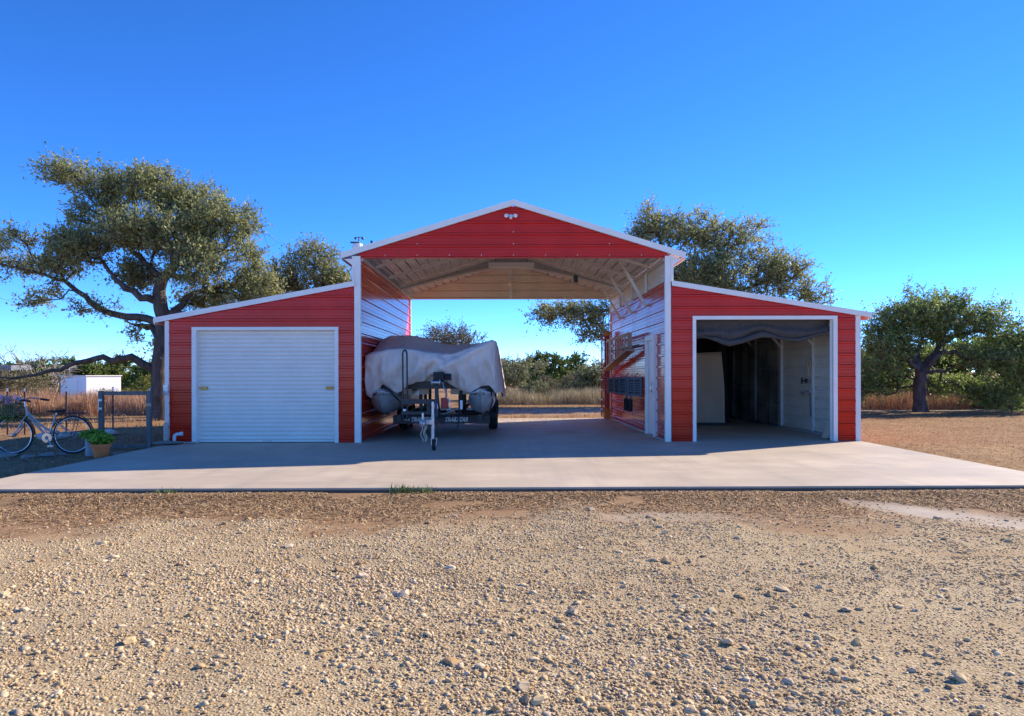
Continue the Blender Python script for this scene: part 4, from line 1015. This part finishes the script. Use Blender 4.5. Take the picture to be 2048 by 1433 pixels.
def leaves_at(name, mat, P, ends, par, per, spread, size, parent, seed, tonep=1., aspect=.5, twigmat='bark'):
    """short twigs fan out from every branch end and carry the leaves"""
    g = np.random.default_rng(seed); E = np.array(ends); c = P[E]; d = c-P[par[E]]; d /= np.linalg.norm(d, axis=1)[:, None]+1e-9
    nt_ = 7; k = len(E)*nt_; rep = np.repeat(np.arange(len(E)), nt_); sc = g.uniform(.55, 1.35, len(E))
    q = g.normal(size=(k, 3)); q /= np.linalg.norm(q, axis=1)[:, None]; dr = d[rep]*.75+q*.9+np.array([0, 0, .18]); dr /= np.linalg.norm(dr, axis=1)[:, None]
    st = c[rep]-d[rep]*g.uniform(0, .8, k)[:, None]*spread; ln = spread*g.uniform(.6, 1.35, k)*sc[rep]; en = st+dr*ln[:, None]
    sd = np.cross(dr, g.normal(size=(k, 3))); sd /= np.linalg.norm(sd, axis=1)[:, None]; w_ = .0045*size/.09
    V = np.stack([st-sd*w_, st+sd*w_, en+sd*w_*.4, en-sd*w_*.4], 1).reshape(-1, 3)
    tw = mesh_np('twigs', V, np.arange(4*k).reshape(k, 4), twigmat, parent); tw['kind'] = 'stuff'
    m = max(2, int(round(per/nt_))); r2 = np.repeat(np.arange(k), m); n = len(r2); u = g.uniform(.15, 1.05, n)
    o = g.normal(size=(n, 3)); o /= np.linalg.norm(o, axis=1)[:, None]
    pts = st[r2]+dr[r2]*(ln[r2]*u)[:, None]+o*size*g.uniform(.2, .75, n)[:, None]
    ob = leaf_cloud(name, mat, pts, size, parent, up=.7, aspect=aspect, seed=seed, tonep=tonep)
    cl = g.random(len(E)); tone = np.clip(.55*g.random(n)+.45*cl[rep[r2]], 0, 1); ob.data.attributes['tone'].data.foreach_set('value', tone.astype(np.float32)); return ob
def chain(pts, start_parent, nodes, parents, sub=3):
    prev = start_parent; first = None
    pts = [np.array(p, float) for p in pts]
    if start_parent >= 0: pts = [np.array(nodes[start_parent])]+pts
    out = []
    for a, b in zip(pts[:-1], pts[1:]):
        for k in range(1, sub+1):
            nodes.append(a+(b-a)*k/sub + rng.normal(size=3)*.03); parents.append(prev); prev = len(nodes)-1; out.append(prev)
    return out
def oak(name, label, px, d, base_py, trunk, limbs, lobes, ntips, per, leafmat, size, seed, spread=.30, r0=.008, scale=1, group=None, kpath=.25, barkmat='bark', hole=-.38, rt=(.30, .17), rl=(.11, .02)):
    """trunk / limbs / lobes are metres from the trunk base (right, back, up)"""
    x = W(px, d); y = CY+d; root = thing(name, label, 'tree', (x, y, gz(x, y)-.05), 0, group)
    nodes = [np.array(trunk[0], float)]; parents = [-1]; prev = 0
    for q in trunk[1:]:
        a = nodes[prev]
        st = prev
        for k in range(1, 4): nodes.append(a+(np.array(q)-a)*k/3+rng.normal(size=3)*.015); parents.append(st); st = len(nodes)-1
        prev = st
    rmin = list(np.linspace(rt[0], rt[1], len(nodes))); rmin[0] = rt[0]*1.35; rmin[1] = rt[0]*1.08
    for at_, pts in limbs:
        n0 = len(nodes); chain(pts, min(at_*3, n0-1), nodes, parents); rmin += list(np.linspace(rl[0], rl[1], len(nodes)-n0))
    tips = lobes_tips(lobes, int(ntips*1.5), seed)
    tips = np.array([q for q in tips if noise.noise(Vector(q*1.15)+Vector((seed, 0, 0))) > hole])[:ntips]
    P, par, ends = grow(nodes, parents, tips, kpath, seed)
    o, r = wood('trunk', P, par, barkmat, root, r0=r0, scale=scale, rmin=np.array(rmin))
    leaves_at('crown', leafmat, P, ends, par, per, spread, size, root, seed+1)
    return root
# big live oak at the left
k = 64.4; O = lambda px, py, dy=0: ((px-325)/k, dy, (812-py)/k)
def lb(px, py, rx, rz, dy=0, ry=None, w=None, kk=k, ox=325, oy=812):
    rx_, rz_ = rx/kk, rz/kk; ry_ = ry if ry else .9*rx_
    b = ((px-ox)/kk, dy, (oy-py)/kk, rx_, ry_, rz_); return b if w is None else b+(w,)
lobes = [lb(155, 322, 66, 24, -.3), lb(205, 365, 68, 40, .3), lb(165, 405, 40, 26, .2), lb(110, 445, 45, 18, .2), lb(285, 335, 85, 34, 0), lb(365, 372, 88, 44, .5), lb(450, 420, 76, 48, 0), lb(500, 485, 48, 48, -.4), lb(425, 510, 75, 45, -.8),
         lb(515, 550, 30, 36, 0), lb(450, 555, 50, 24, .6), lb(330, 445, 85, 42, -1.0), lb(330, 440, 85, 42, 1.2), lb(235, 435, 70, 36, .6), lb(160, 468, 58, 22, -.4), lb(35, 450, 45, 24, 0), lb(30, 500, 40, 26, .6),
         lb(235, 505, 45, 20, .2), lb(385, 470, 60, 30, .9), lb(95, 492, 40, 16, .5), lb(490, 520, 50, 40, 1.0),
         lb(195, 468, 75, 34, -.4), lb(262, 520, 50, 28, .5, w=.5), lb(120, 500, 55, 24, 0, w=.35), lb(535, 545, 34, 44, .3), lb(480, 585, 45, 24, .3, w=.4), lb(400, 560, 55, 24, 1.0, w=.4), lb(180, 585, 55, 22, .3, w=.10), lb(430, 605, 32, 24, .2, w=.13), lb(95, 545, 45, 26, .2, w=.10), lb(265, 630, 28, 20, .3, w=.04), lb(50, 570, 40, 20, .4, w=.06), lb(270, 690, 30, 10, .1, w=.025), lb(370, 575, 30, 20, .6, w=.06), lb(310, 655, 14, 14, .3, w=.03), lb(-40, 480, 50, 40, .3)]
trunk = [O(327, 812), O(323, 760), O(322, 710), O(328, 650), O(330, 610), O(324, 575), O(322, 548)]
limbs = [(4, [O(272, 603, .2), O(205, 592, .3), O(160, 560, .4), O(120, 528, .4), O(60, 510, .3), O(5, 497, .2)]),
         (2, [O(300, 700, -.1), O(272, 684, -.2), O(240, 690, -.2), O(205, 684, -.2), O(165, 697, -.2), O(130, 709, -.2), O(100, 716, -.3), O(60, 726, -.3), O(15, 722, -.3)]),
         (5, [O(292, 565, -.2), O(252, 540, -.3), O(232, 515, -.3), O(215, 490, -.3)]),
         (6, [O(318, 525, .2), O(285, 492, .3), O(255, 462, .3), O(225, 410, .3), O(195, 360, .2)]),
         (6, [O(345, 525, -.3), O(372, 505, -.5), O(410, 490, -.4), O(455, 470, -.2)]),
         (6, [O(335, 500, .3), O(345, 450, .4), O(330, 400, .4)]),
         (4, [O(358, 582, .2), O(372, 555, .4), O(410, 545, .5), O(470, 540, .4)]),
         (3, [O(300, 625, .4), O(270, 620, .6), O(230, 610, .7)])]
oak('live_oak', 'large leaning live oak with a long bare low limb behind the left garage', 325, 22.5, 812, trunk, limbs, lobes, 2200, 45, 'oak_leaf', .090, 3, spread=.44, rt=(.28, .19), rl=(.13, .025), r0=.0095, scale=1.0)
# small oak showing between the big oak and the gable
k2 = 1450/27.; q2 = lambda *a, **kw: lb(*a, kk=k2, ox=640, oy=800, **kw)
P2 = lambda px, py, dy=0: ((px-640)/k2, dy, (800-py)/k2)
oak('live_oak', 'smaller live oak rising above the left garage roof beside the gable', 640, 27, 800, [P2(640, 800), P2(636, 720), P2(630, 640), P2(625, 590)],
    [(3, [P2(600, 550), P2(580, 520)]), (3, [P2(645, 540), P2(655, 495)]), (2, [P2(680, 590), P2(700, 555)])],
    [q2(628, 486, 52, 30), q2(585, 525, 55, 36), q2(680, 545, 45, 40), q2(560, 560, 45, 34), q2(660, 540, 42, 30), q2(620, 575, 55, 20), q2(690, 565, 25, 24), q2(560, 575, 26, 20), q2(690, 510, 16, 12)], 430, 45, 'oak_leaf', .10, 8, spread=.52, rt=(.2, .12), rl=(.07, .02), r0=.010, kpath=.3)
# oak behind the right garage
k3 = 1450/33; q3 = lambda *a, **kw: lb(*a, kk=k3, ox=1400, oy=811, **kw)
P3 = lambda px, py, dy=0: ((px-1400)/k3, dy, (811-py)/k3)
oak('live_oak', 'spiky topped live oak behind the right garage roof', 1400, 33, 811, [P3(1400, 806), P3(1395, 730), P3(1405, 660), P3(1400, 620)],
    [(3, [P3(1360, 560, .2), P3(1330, 510), P3(1315, 455)]), (3, [P3(1420, 560, -.3), P3(1440, 500), P3(1425, 445)]), (3, [P3(1470, 590, .3), P3(1540, 560), P3(1590, 530)]), (2, [P3(1330, 640, -.2), P3(1240, 625, -.2), P3(1160, 620, -.1), P3(1105, 620)]), (2, [P3(1480, 650, .4), P3(1560, 620, .4), P3(1630, 590, .2)]), (2, [P3(1280, 690, .3), P3(1200, 680, .2)])],
    [q3(1315, 460, 62, 44), q3(1400, 462, 66, 44, .5), q3(1480, 488, 62, 48, -.4), q3(1555, 550, 70, 50), q3(1625, 592, 46, 30), q3(1262, 500, 40, 40, .3), q3(1420, 560, 80, 50, -.8), q3(1400, 560, 80, 50, 1.2), q3(1290, 560, 55, 40), q3(1150, 622, 80, 26, w=1.3), q3(1110, 632, 55, 26, w=.6), q3(1185, 660, 40, 36, w=.8), q3(1240, 620, 50, 40, .4, w=.4), q3(1480, 600, 90, 30, .4), q3(1245, 455, 14, 18, w=.015), q3(1300, 420, 18, 18, w=.03), q3(1410, 432, 18, 16, w=.025), q3(1455, 440, 10, 16, w=.015), q3(1510, 455, 14, 26, w=.03), q3(1600, 510, 22, 26, w=.03), q3(1655, 560, 22, 26, w=.03), q3(1560, 500, 16, 22, w=.02)],
    1700, 45, 'oak_leaf', .115, 13, spread=.56, r0=.011)
# spreading oak at the far right
k4 = 56.6; q4 = lambda *a, **kw: lb(*a, kk=k4, ox=1848, oy=831, **kw)
P4 = lambda px, py, dy=0: ((px-1848)/k4, dy, (831-py)/k4)
oak('live_oak', 'spreading green live oak with dark forked trunk right of the barn', 1848, 25.6, 831, [P4(1846, 833), P4(1843, 800), P4(1845, 765), P4(1848, 748)],
    [(3, [P4(1870, 720, -.2), P4(1885, 708, -.3), P4(1910, 712, -.4)]), (3, [P4(1862, 745, .2), P4(1880, 750, .2), P4(1900, 748, .2), P4(1925, 735, .3)]), (3, [P4(1850, 720, .3), P4(1858, 690, .4), P4(1870, 660, .4)]), (2, [P4(1830, 740, -.3), P4(1800, 720, -.4), P4(1770, 700, -.4)]), (3, [P4(1835, 700, .4), P4(1815, 665, .5)]), (3, [P4(1900, 690, .4), P4(1950, 670, .5), P4(2000, 660, .5)])],
    [q4(1840, 625, 75, 26), q4(1900, 610, 60, 22, .4), q4(1795, 650, 60, 36), q4(1765, 705, 50, 46, -.4), q4(1890, 655, 85, 40, .6), q4(1960, 640, 60, 34), q4(2015, 690, 60, 52), q4(1960, 720, 60, 36, -.5), q4(2050, 760, 60, 60), q4(1745, 760, 40, 34, .5), q4(1790, 775, 40, 22, .7), q4(1900, 770, 60, 22, 1.2), q4(1990, 785, 50, 26, .4), q4(2100, 700, 60, 70), q4(1740, 660, 26, 30), q4(1835, 588, 24, 10, w=.03), q4(1935, 600, 24, 12, w=.04), q4(2010, 620, 30, 16), q4(1750, 790, 45, 24, .6, w=.25), q4(1800, 755, 50, 24, 1.0, w=.25), q4(1935, 775, 55, 26, .8, w=.3), q4(1985, 800, 45, 22, .2, w=.25), q4(2040, 810, 50, 24, .2, w=.25), q4(1880, 700, 70, 30, 1.2, w=.4), q4(1800, 700, 50, 40, 1.0, w=.4)],
    1450, 52, 'oak_leaf_green', .094, 17, spread=.44, r0=.010, scale=1.0, rt=(.23, .20), rl=(.11, .025))

def small_tree(name, label, cat, x, y, h, wdt, leafmat, ntips, per, size, seed, group=None, trunk_h=.35, barkmat='bark', spread=.35, r0=.012, conical=False, leaves=True, crown='crown'):
    root = thing(name, label, cat, (x, y, gz(x, y)-.05), 0, group); g = np.random.default_rng(seed)
    tr = [(0, 0, 0), (g.normal()*.1, g.normal()*.1, h*trunk_h*.6), (g.normal()*.15, 0, h*trunk_h*1.3)]
    nodes = [np.array(tr[0], float)]; parents = [-1]; prev = 0
    for q in tr[1:]:
        a = nodes[prev]
        for k_ in range(1, 4): nodes.append(a+(np.array(q)-a)*k_/3+g.normal(size=3)*.02); parents.append(len(nodes)-2); 
        prev = len(nodes)-1
    lob = []
    if conical:
        for i in range(7):
            u = i/6; z = h*(.12+.72*u); w_ = wdt*.5*(1-u*u*.6); lob.append((g.normal()*w_*.2, g.normal()*w_*.2, z, w_, w_, h*.12))
    else:
        for i in range(9):
            a = g.uniform(0, 6.28); rr = wdt*.30*g.uniform(.3, 1.1); z = h*g.uniform(trunk_h+.15, .85); s = wdt*g.uniform(.18, .28); lob.append((rr*math.cos(a), rr*math.sin(a), z, s, s, min(s*.7, h*.16)))
    tips = lobes_tips(lob, ntips, seed); P, par, ends = grow(nodes, parents, tips, .3, seed, step=.4)
    wood('trunk', P, par, barkmat, root, r0=r0, e=2.4)
    if leaves: leaves_at(crown, leafmat, P, ends, par, per, spread, size, root, seed+1)
    return root
def put(src, x, y, s, rz, label, group=None, sz=None):
    c = copy_tree(src); c.location = (x, y, gz(x, y)-.05); c.scale = (s, s, sz or s); c.rotation_euler = (0, 0, rz); c['label'] = label
    if group: c['group'] = group
    return c
# distant trees seen through the centre bay
d = 40; pale = small_tree('live_oak', 'pale grey-green oak with leaning trunk just right of the covered boat', 'tree', W(1042, d), CY+d, 3.0, 4.6, 'oak_leaf_pale', 200, 52, .11, 51, 'trees beyond the open bay', trunk_h=.22, barkmat='grey_bark')
d = 48; jun = small_tree('juniper', 'bright green juniper in the middle of the view through the bay', 'tree', W(1112, d), CY+d, 3.0, 3.4, 'juniper_leaf', 260, 80, .15, 52, 'trees beyond the open bay', trunk_h=.1, conical=True)
put(pale, W(1185, 38), CY+38, .92, 2.1, 'low grey-green oak partly hidden by the red ladder', 'trees beyond the open bay')
put(jun, W(1078, 58), CY+58, 1.15, 1.0, 'rusty topped juniper behind the pale oak', 'trees beyond the open bay')
put(jun, W(1150, 56), CY+56, 1.1, 3.0, 'rounded juniper between the bright green one and the ladder', 'trees beyond the open bay')
put(pale, W(1012, 60), CY+60, 1.3, 4.0, 'tall pale oak just above the right edge of the boat cover', 'trees beyond the open bay')
d = 33; bare = small_tree('bare_tree', 'thin olive leaved tree above the boat cover', 'tree', W(892, d), CY+d, 4.0, 3.9, 'olive_leaf', 300, 20, .09, 53, None, trunk_h=.3, barkmat='grey_bark', spread=.4, r0=.010)
for px, d, s, rz, lab in ((1065, 37, .5, .7, 'low pale bush at the foot of the leaning oak'), (1130, 36.5, .46, 2.7, 'low pale bush in the grass at the middle of the opening'), (1172, 37, .5, 5, 'low pale bush in the grass near the red ladder')):
    put(pale, W(px, d), CY+d, s, rz, lab, 'low bushes beyond the bay')
# left background
d = 34; bt = small_tree('bare_tree', 'pale leafless tree in front of the white shed', 'tree', W(113, d), CY+d, 2.9, 3.6, 'olive_leaf', 420, 0, .1, 54, 'bare trees at the left', trunk_h=.26, barkmat='grey_bark', r0=.009, leaves=False)
for px, d, s, rz, lab in ((35, 62, 1.7, 1, 'leafless grey treetop above the low house'), (95, 66, 1.6, 2.2, 'leafless treetop right of the low house roof'), (205, 64, 1.55, 4, 'leafless treetop behind the long low oak limb')):
    put(bt, W(px, d), CY+d, s, rz, lab, 'bare trees at the left', sz=s*1.02)
g_ = np.random.default_rng(5)
for i, px in enumerate((5, 45, 90, 150, 185, 215, 245, 280, 312, 345)):
    d = 55+g_.uniform(-4, 8); put(jun, W(px, d), CY+d, 1.05+g_.uniform(-.1, .18), g_.uniform(0, 6), 'dark green juniper in the tree line behind the white shed', 'junipers behind the shed', sz=1.08+g_.uniform(-.08, .1))
d = 30; yel = small_tree('shrub', 'bright yellow-green shrub behind the gate next to the oak trunk', 'shrub', W(296, d), CY+d, 1.55, 1.7, 'yellow_leaf', 110, 60, .08, 55, 'yellow-green shrubs', trunk_h=.08, conical=True, spread=.25, crown='foliage')
put(yel, W(262, 31), CY+31, .62, 2, 'small yellow-green shrub beside the white shed', 'yellow-green shrubs'); put(yel, W(212, 31.5), CY+31.5, .62, 4, 'spiky young shrub in front of the white shed', 'yellow-green shrubs')
d = 31; pb = small_tree('shrub', 'tall dry olive brush in front of the low house', 'shrub', W(70, d), CY+d, 1.9, 2.4, 'olive_leaf', 170, 30, .08, 56, 'dry brush at the left', trunk_h=.08, spread=.3, crown='foliage', barkmat='grey_bark', r0=.007)
put(pb, W(25, 29), CY+29, .95, 2, 'dry olive brush at the left picture edge', 'dry brush at the left')
put(pb, W(-25, 31), CY+31, 1.0, 2, 'dry olive brush cut by the left picture edge', 'dry brush at the left')
# dark undergrowth behind the right oak
d = 33; dk = small_tree('oak_thicket', 'dense dark oak thicket directly behind the right oak trunk', 'tree', W(1870, d), CY+d, 2.7, 4.6, 'oak_leaf_green', 330, 80, .12, 58, 'oak thickets behind the right oak', trunk_h=.08)
for px, d, s, rz, lab in ((1730, 35, 1.0, 1.2, 'dark oak thicket touching the right barn corner'), (1985, 32, 1.1, 2.9, 'dark oak thicket right of the oak trunk'), (2075, 30, 1.1, 4.2, 'dark oak thicket at the right picture edge'), (1800, 40, 1.05, 5, 'oak thicket showing between the barn corner and the oak trunk')):
    put(dk, W(px, d), CY+d, s, rz, lab, 'oak thickets behind the right oak')
for i, (px, d, s) in enumerate(((1740, 33, .72), (1790, 31, .5), (1880, 33, .55), (1930, 34, .6), (1980, 31, .62), (2030, 29, .66), (2080, 30, .8), (1700, 37, .8), (1830, 38, .7))):
    put(jun, W(px, d), CY+d, s, i*1.3, 'dark juniper bush in the undergrowth behind the right oak', 'undergrowth behind the right oak', sz=s*.72)
for i, (px, d, s) in enumerate(((1100, 44, .45), (1140, 43, .42), (1200, 41, .4))):
    put(pb, W(px, d), CY+d, .8, i*1.9, ('olive bush at the foot of the bright green juniper', 'olive bush right of the juniper seen through the bay', 'olive bush beside the red ladder')[i], 'bushes beyond the bay')
# low house and white shed
x0 = W(40, 50); yh = CY+50; gh = gz(x0, yh)
t = thing('house', 'low grey roofed house far left behind dry brush', 'house', (x0, yh, gh))
MB().box(-6.0, .4, 0, 6, 0, 2.0).build('wall', 'house_wall', t)
rf = MB().add([(-6.6, -1.9, 2.02), (.9, -1.9, 2.02), (.9, 6.4, 2.3), (-6.6, 6.4, 2.3), (-6.6, -1.9, 2.36), (.9, -1.9, 2.36), (.9, 6.4, 2.5), (-6.6, 6.4, 2.5)], [(0, 3, 2, 1), (4, 5, 6, 7), (0, 1, 5, 4), (1, 2, 6, 5), (2, 3, 7, 6), (3, 0, 4, 7)]).build('roof', 'house_roof', t)
for x in (-4.0, -.8): wn = MB().box(x-.55, x+.55, -.03, -.005, .8, 1.75).build('window', 'white_trim', t); MB().box(x-.48, x+.48, -.04, -.031, .87, 1.68).build('pane', 'dark_glass', wn)
for x in (-5.5, -2.2, .4): MB().box(x-.07, x+.07, -1.7, -1.56, 0, 2.02).build('porch_post', 'grey_wood', t)
x0 = W(186, 41); yh = CY+41; gh = gz(x0, yh)
t = thing('box_shed', 'white box shed standing in the dry grass at the left', 'shed', (x0, yh, gh), R(56))
MB().box(-.95, .95, -1.4, 1.4, .0, 1.52).build('body', 'white_paint', t, bevel=.03)
MB().box(-1.0, 1.0, -1.45, 1.45, 1.52, 1.57).build('roof', 'white_trim', t, bevel=.02)
MB().box(-.965, -.951, -.5, .5, .1, 1.35).build('door', 'door_white', t)

# ------------------------------------------------------------------ grasses
def blades(name, mat, label, cat, n, sampler, hmin, hmax, wdt, lean, seed, parent=None, tonep=1., flat=1.):
    g = np.random.default_rng(seed); x, y = sampler(g, n); n = len(x); z = height(x, y); h = g.uniform(hmin, hmax, n)*(.6+.8*fbm(x*.7, y*.7, seed))
    a = g.uniform(0, 2*np.pi, n); l_ = np.abs(g.normal(size=n))*lean*h; w_ = wdt*g.uniform(.6, 1.4, n); b = g.uniform(0, np.pi, n)
    base = np.stack([x, y, z-.01 if flat == 1 else z+.004], -1); sd2 = np.stack([np.cos(b)*w_, np.sin(b)*w_, 0*w_], -1)
    mid = base+np.stack([np.cos(a)*l_*.35, np.sin(a)*l_*.35, h*.6*flat], -1); tip = base+np.stack([np.cos(a)*l_, np.sin(a)*l_, h*np.maximum(.12, 1-.35*(l_/h))*flat], -1)
    V = np.stack([base-sd2, base+sd2, mid+sd2*.8, tip, mid-sd2*.8], 1).reshape(-1, 3); o = np.arange(n)[:, None]*5
    F4 = o+np.array([[0, 1, 2, 4]]); F3 = o+np.array([[4, 2, 3]]); tn = g.random(n)**tonep
    ob = mesh_np(name, V, [F4, F3], mat, parent, tone=np.concatenate([tn, tn])); return tag(ob, label, cat, kind='stuff')
def band(p0, p1, d0, d1, clump=0, cs=1.2):
    def f(g, n):
        px = g.uniform(p0, p1, n*2); d = g.uniform(d0, d1, n*2); x = W(px, d); y = CY+d
        k_ = fbm(x*cs, y*cs, 77) > clump; x, y = x[k_][:n], y[k_][:n]; return x, y
    return f
blades('tall_grass', 'red_grass', 'tall reddish dry grass under the right oak', 'grass', 9000, band(1690, 2150, 26.8, 29.5, .42), .45, .85, .007, .35, 61)
blades('tall_grass', 'pale_brush', 'tall pale dry grass beyond the open centre bay', 'grass', 15000, band(940, 1300, 33, 39, .44), .3, .85, .008, .35, 62)
blades('tall_grass', 'red_grass', 'tall rusty dry grass in the field at the left', 'grass', 13000, band(-60, 345, 25, 29.5, .38), .45, .95, .008, .4, 63)
blades('field_grass', 'dry_grass', 'short dry grass over the field left and behind', 'grass', 16000, band(-120, 1250, 18.5, 36, .35, .8), .04, .16, .006, .8, 64)
blades('field_grass', 'dry_grass', 'short mown dry grass in the right field', 'grass', 26000, lambda g, n: (lambda X, Y: (X[(X > 6.78) & (np.abs(X+.17) < .85*(Y-CY))], Y[(X > 6.78) & (np.abs(X+.17) < .85*(Y-CY))]))(g.uniform(6.7, 20, n*2), CY+g.uniform(8, 26, n*2)**1.0), .02, .07, .006, 2.6, 65, flat=.4)
def strip(g, n):
    x = g.uniform(-7.6, 7.6, n); y = -5.66-np.abs(g.normal(size=n))*.75-.02; k_ = (gravel_mask(x, y) < g.random(n)*.9) & (sand_mask(x, y) < .35) & (fbm(x*1.6, y*1.6, 91) > .34); return x[k_], y[k_]
blades('straw_litter', 'straw', 'flattened brown straw along the front edge of the slab', 'straw', 60000, strip, .02, .05, .006, 3.2, 66, flat=.5)
def yard(g, n):
    x = g.uniform(-13, -6.62, n); y = g.uniform(-6.0, 3.0, n); k_ = fbm(x*1.6, y*1.6, 93) > .40; return x[k_], y[k_]
blades('straw_litter', 'straw', 'dead leaves and straw on the ground around the bicycle', 'straw', 24000, yard, .02, .05, .007, 2.5, 67, flat=.4)
for x, n_, lab in ((-1.36, 90, 'larger green grass tuft at the slab front edge'), (-1.10, 50, 'smaller green grass tuft at the slab front edge'), (-4.05, 60, 'olive weed tuft at the left part of the slab edge')):
    g = np.random.default_rng(int(-x*100)); xx = x+g.normal(size=n_)*.07; yy = -5.70-np.abs(g.normal(size=n_))*.04
    o = blades('grass_tuft', 'green_grass', None, None, n_, lambda gg, nn: (xx, yy), .05, .13, .004, .7, 68)
    del o['kind']; tag(o, lab, 'grass tuft', 'grass tufts at the slab edge')

# ------------------------------------------------------------------ gravel
def unit_ico(sub):
    bm = bmesh.new(); bmesh.ops.create_icosphere(bm, subdivisions=sub, radius=1); V = np.array([v.co[:] for v in bm.verts]); F = np.array([[v.index for v in f.verts] for f in bm.faces]); bm.free(); return V, F
OCT = (np.array([(1, 0, 0), (-1, 0, 0), (0, 1, 0), (0, -1, 0), (0, 0, 1), (0, 0, -1.)]), np.array([(0, 2, 4), (2, 1, 4), (1, 3, 4), (3, 0, 4), (2, 0, 5), (1, 2, 5), (3, 1, 5), (0, 3, 5)]))
def stones(x, y, r, base, seed):
    g = np.random.default_rng(seed); V0, F0 = base; n = len(x); nv = len(V0)
    k_ = g.uniform(.68, 1.25, (n, nv, 1)); V = V0[None]*k_
    s = np.stack([g.uniform(.8, 1.5, n), g.uniform(.7, 1.15, n), g.uniform(.38, .7, n)], -1)*r[:, None]; V = V*s[:, None]
    a = g.uniform(0, 6.283, n); b = g.normal(size=n)*.3; ca, sa, cb_, sb_ = np.cos(a), np.sin(a), np.cos(b), np.sin(b)
    X = V[..., 0]*cb_[:, None]+V[..., 2]*sb_[:, None]; Zz = -V[..., 0]*sb_[:, None]+V[..., 2]*cb_[:, None]; Yy = V[..., 1]
    V = np.stack([X*ca[:, None]-Yy*sa[:, None], X*sa[:, None]+Yy*ca[:, None], Zz], -1)
    V = V+np.stack([x, y, height(x, y)+r*g.uniform(-.05, .22, n)], -1)[:, None]
    F = (np.arange(n)*nv)[:, None, None]+F0[None]
    return V.reshape(-1, 3), F.reshape(-1, 3), np.repeat(g.random(n), len(F0))
def sample(n, d0, d1, seed, dens):
    g = np.random.default_rng(seed); d = d0+(d1-d0)*g.random(n*3)**.8; x = g.uniform(-1, 1, n*3)*d*.80-.17; y = CY+d
    k_ = g.random(n*3) < dens(x, y); return x[k_][:n], y[k_][:n]
patch = lambda x, y: np.clip((fbm(x*.55+1.7, y*.55, 55)-.30)*2.4, .12, 1)
gm = lambda x, y: gravel_mask(x, y)*patch(x, y)
g = np.random.default_rng(3)
Vs, Fs, Ts = [], [], []; off = 0
def addst(x, y, r, base, seed):
    global off
    V, F, T = stones(x, y, r, base, seed); Vs.append(V); Fs.append(F+off); Ts.append(T); off += len(V)
ICO = unit_ico(1)
x, y = sample(42000, 2.1, 5.0, 1, lambda a, b: gravel_mask(a, b)*(.35+.65*patch(a, b))); addst(x, y, g.uniform(.003, .0075, len(x)), ICO, 1)
x, y = sample(13000, 2.1, 5.2, 2, gm); addst(x, y, g.uniform(.006, .013, len(x)), ICO, 2)
x, y = sample(42000, 4.4, 7.9, 3, lambda a, b: gravel_mask(a, b)*(.3+.7*patch(a, b))); addst(x, y, g.uniform(.0045, .0095, len(x)), OCT, 3)
x, y = sample(7000, 4.5, 8.0, 4, gm); addst(x, y, g.uniform(.008, .015, len(x)), ICO, 4)
x, y = sample(1500, 2.2, 5, 6, gm); addst(x, y, g.uniform(.011, .021, len(x)), unit_ico(2), 6)
x, y = sample(500, 5.5, 8.2, 7, lambda a, b: .5+0*a); addst(x, y, g.uniform(.008, .02, len(x)), ICO, 7)
gr = mesh_np('gravel', np.concatenate(Vs), np.concatenate(Fs), 'gravel_stone', tone=np.concatenate(Ts))
tag(gr, 'pale tan limestone gravel spread over the yard', 'gravel', kind='stuff')
# the larger stones one by one
vars_ = []
for k_ in range(10):
    V0, F0 = unit_ico(2); V1 = np.array([v*(1+.55*nzv(v[0]*1.2+k_*5, v[1]*1.2, v[2]*1.2)+.25*nzv(v[0]*3, v[1]*3+k_*3, v[2]*3)) for v in V0])*np.array([1.2, .9, .62])
    o = mesh_np('stone', V1, F0, 'gravel_stone', tone=np.full(len(F0), .13*k_ % 1)); me = o.data; me.set_sharp_from_angle(angle=R(25)); bpy.data.objects.remove(o); vars_.append(me)
x, y = sample(290, 2.4, 7.6, 8, lambda a, b: gravel_mask(a, b)*.9+.03)
for i in range(len(x)):
    r_ = .013+.026*g.random()**3*(1.0 if y[i]-CY > 3 else .8)
    o = bpy.data.objects.new('stone', vars_[i % 10]); COL.objects.link(o); o.parent = ground
    o.location = (x[i], y[i], gz(x[i], y[i])+r_*.15); o.scale = (r_, r_, r_*g.uniform(.65, 1.05)); o.rotation_euler = (g.normal()*.2, g.normal()*.2, g.uniform(0, 6.28))
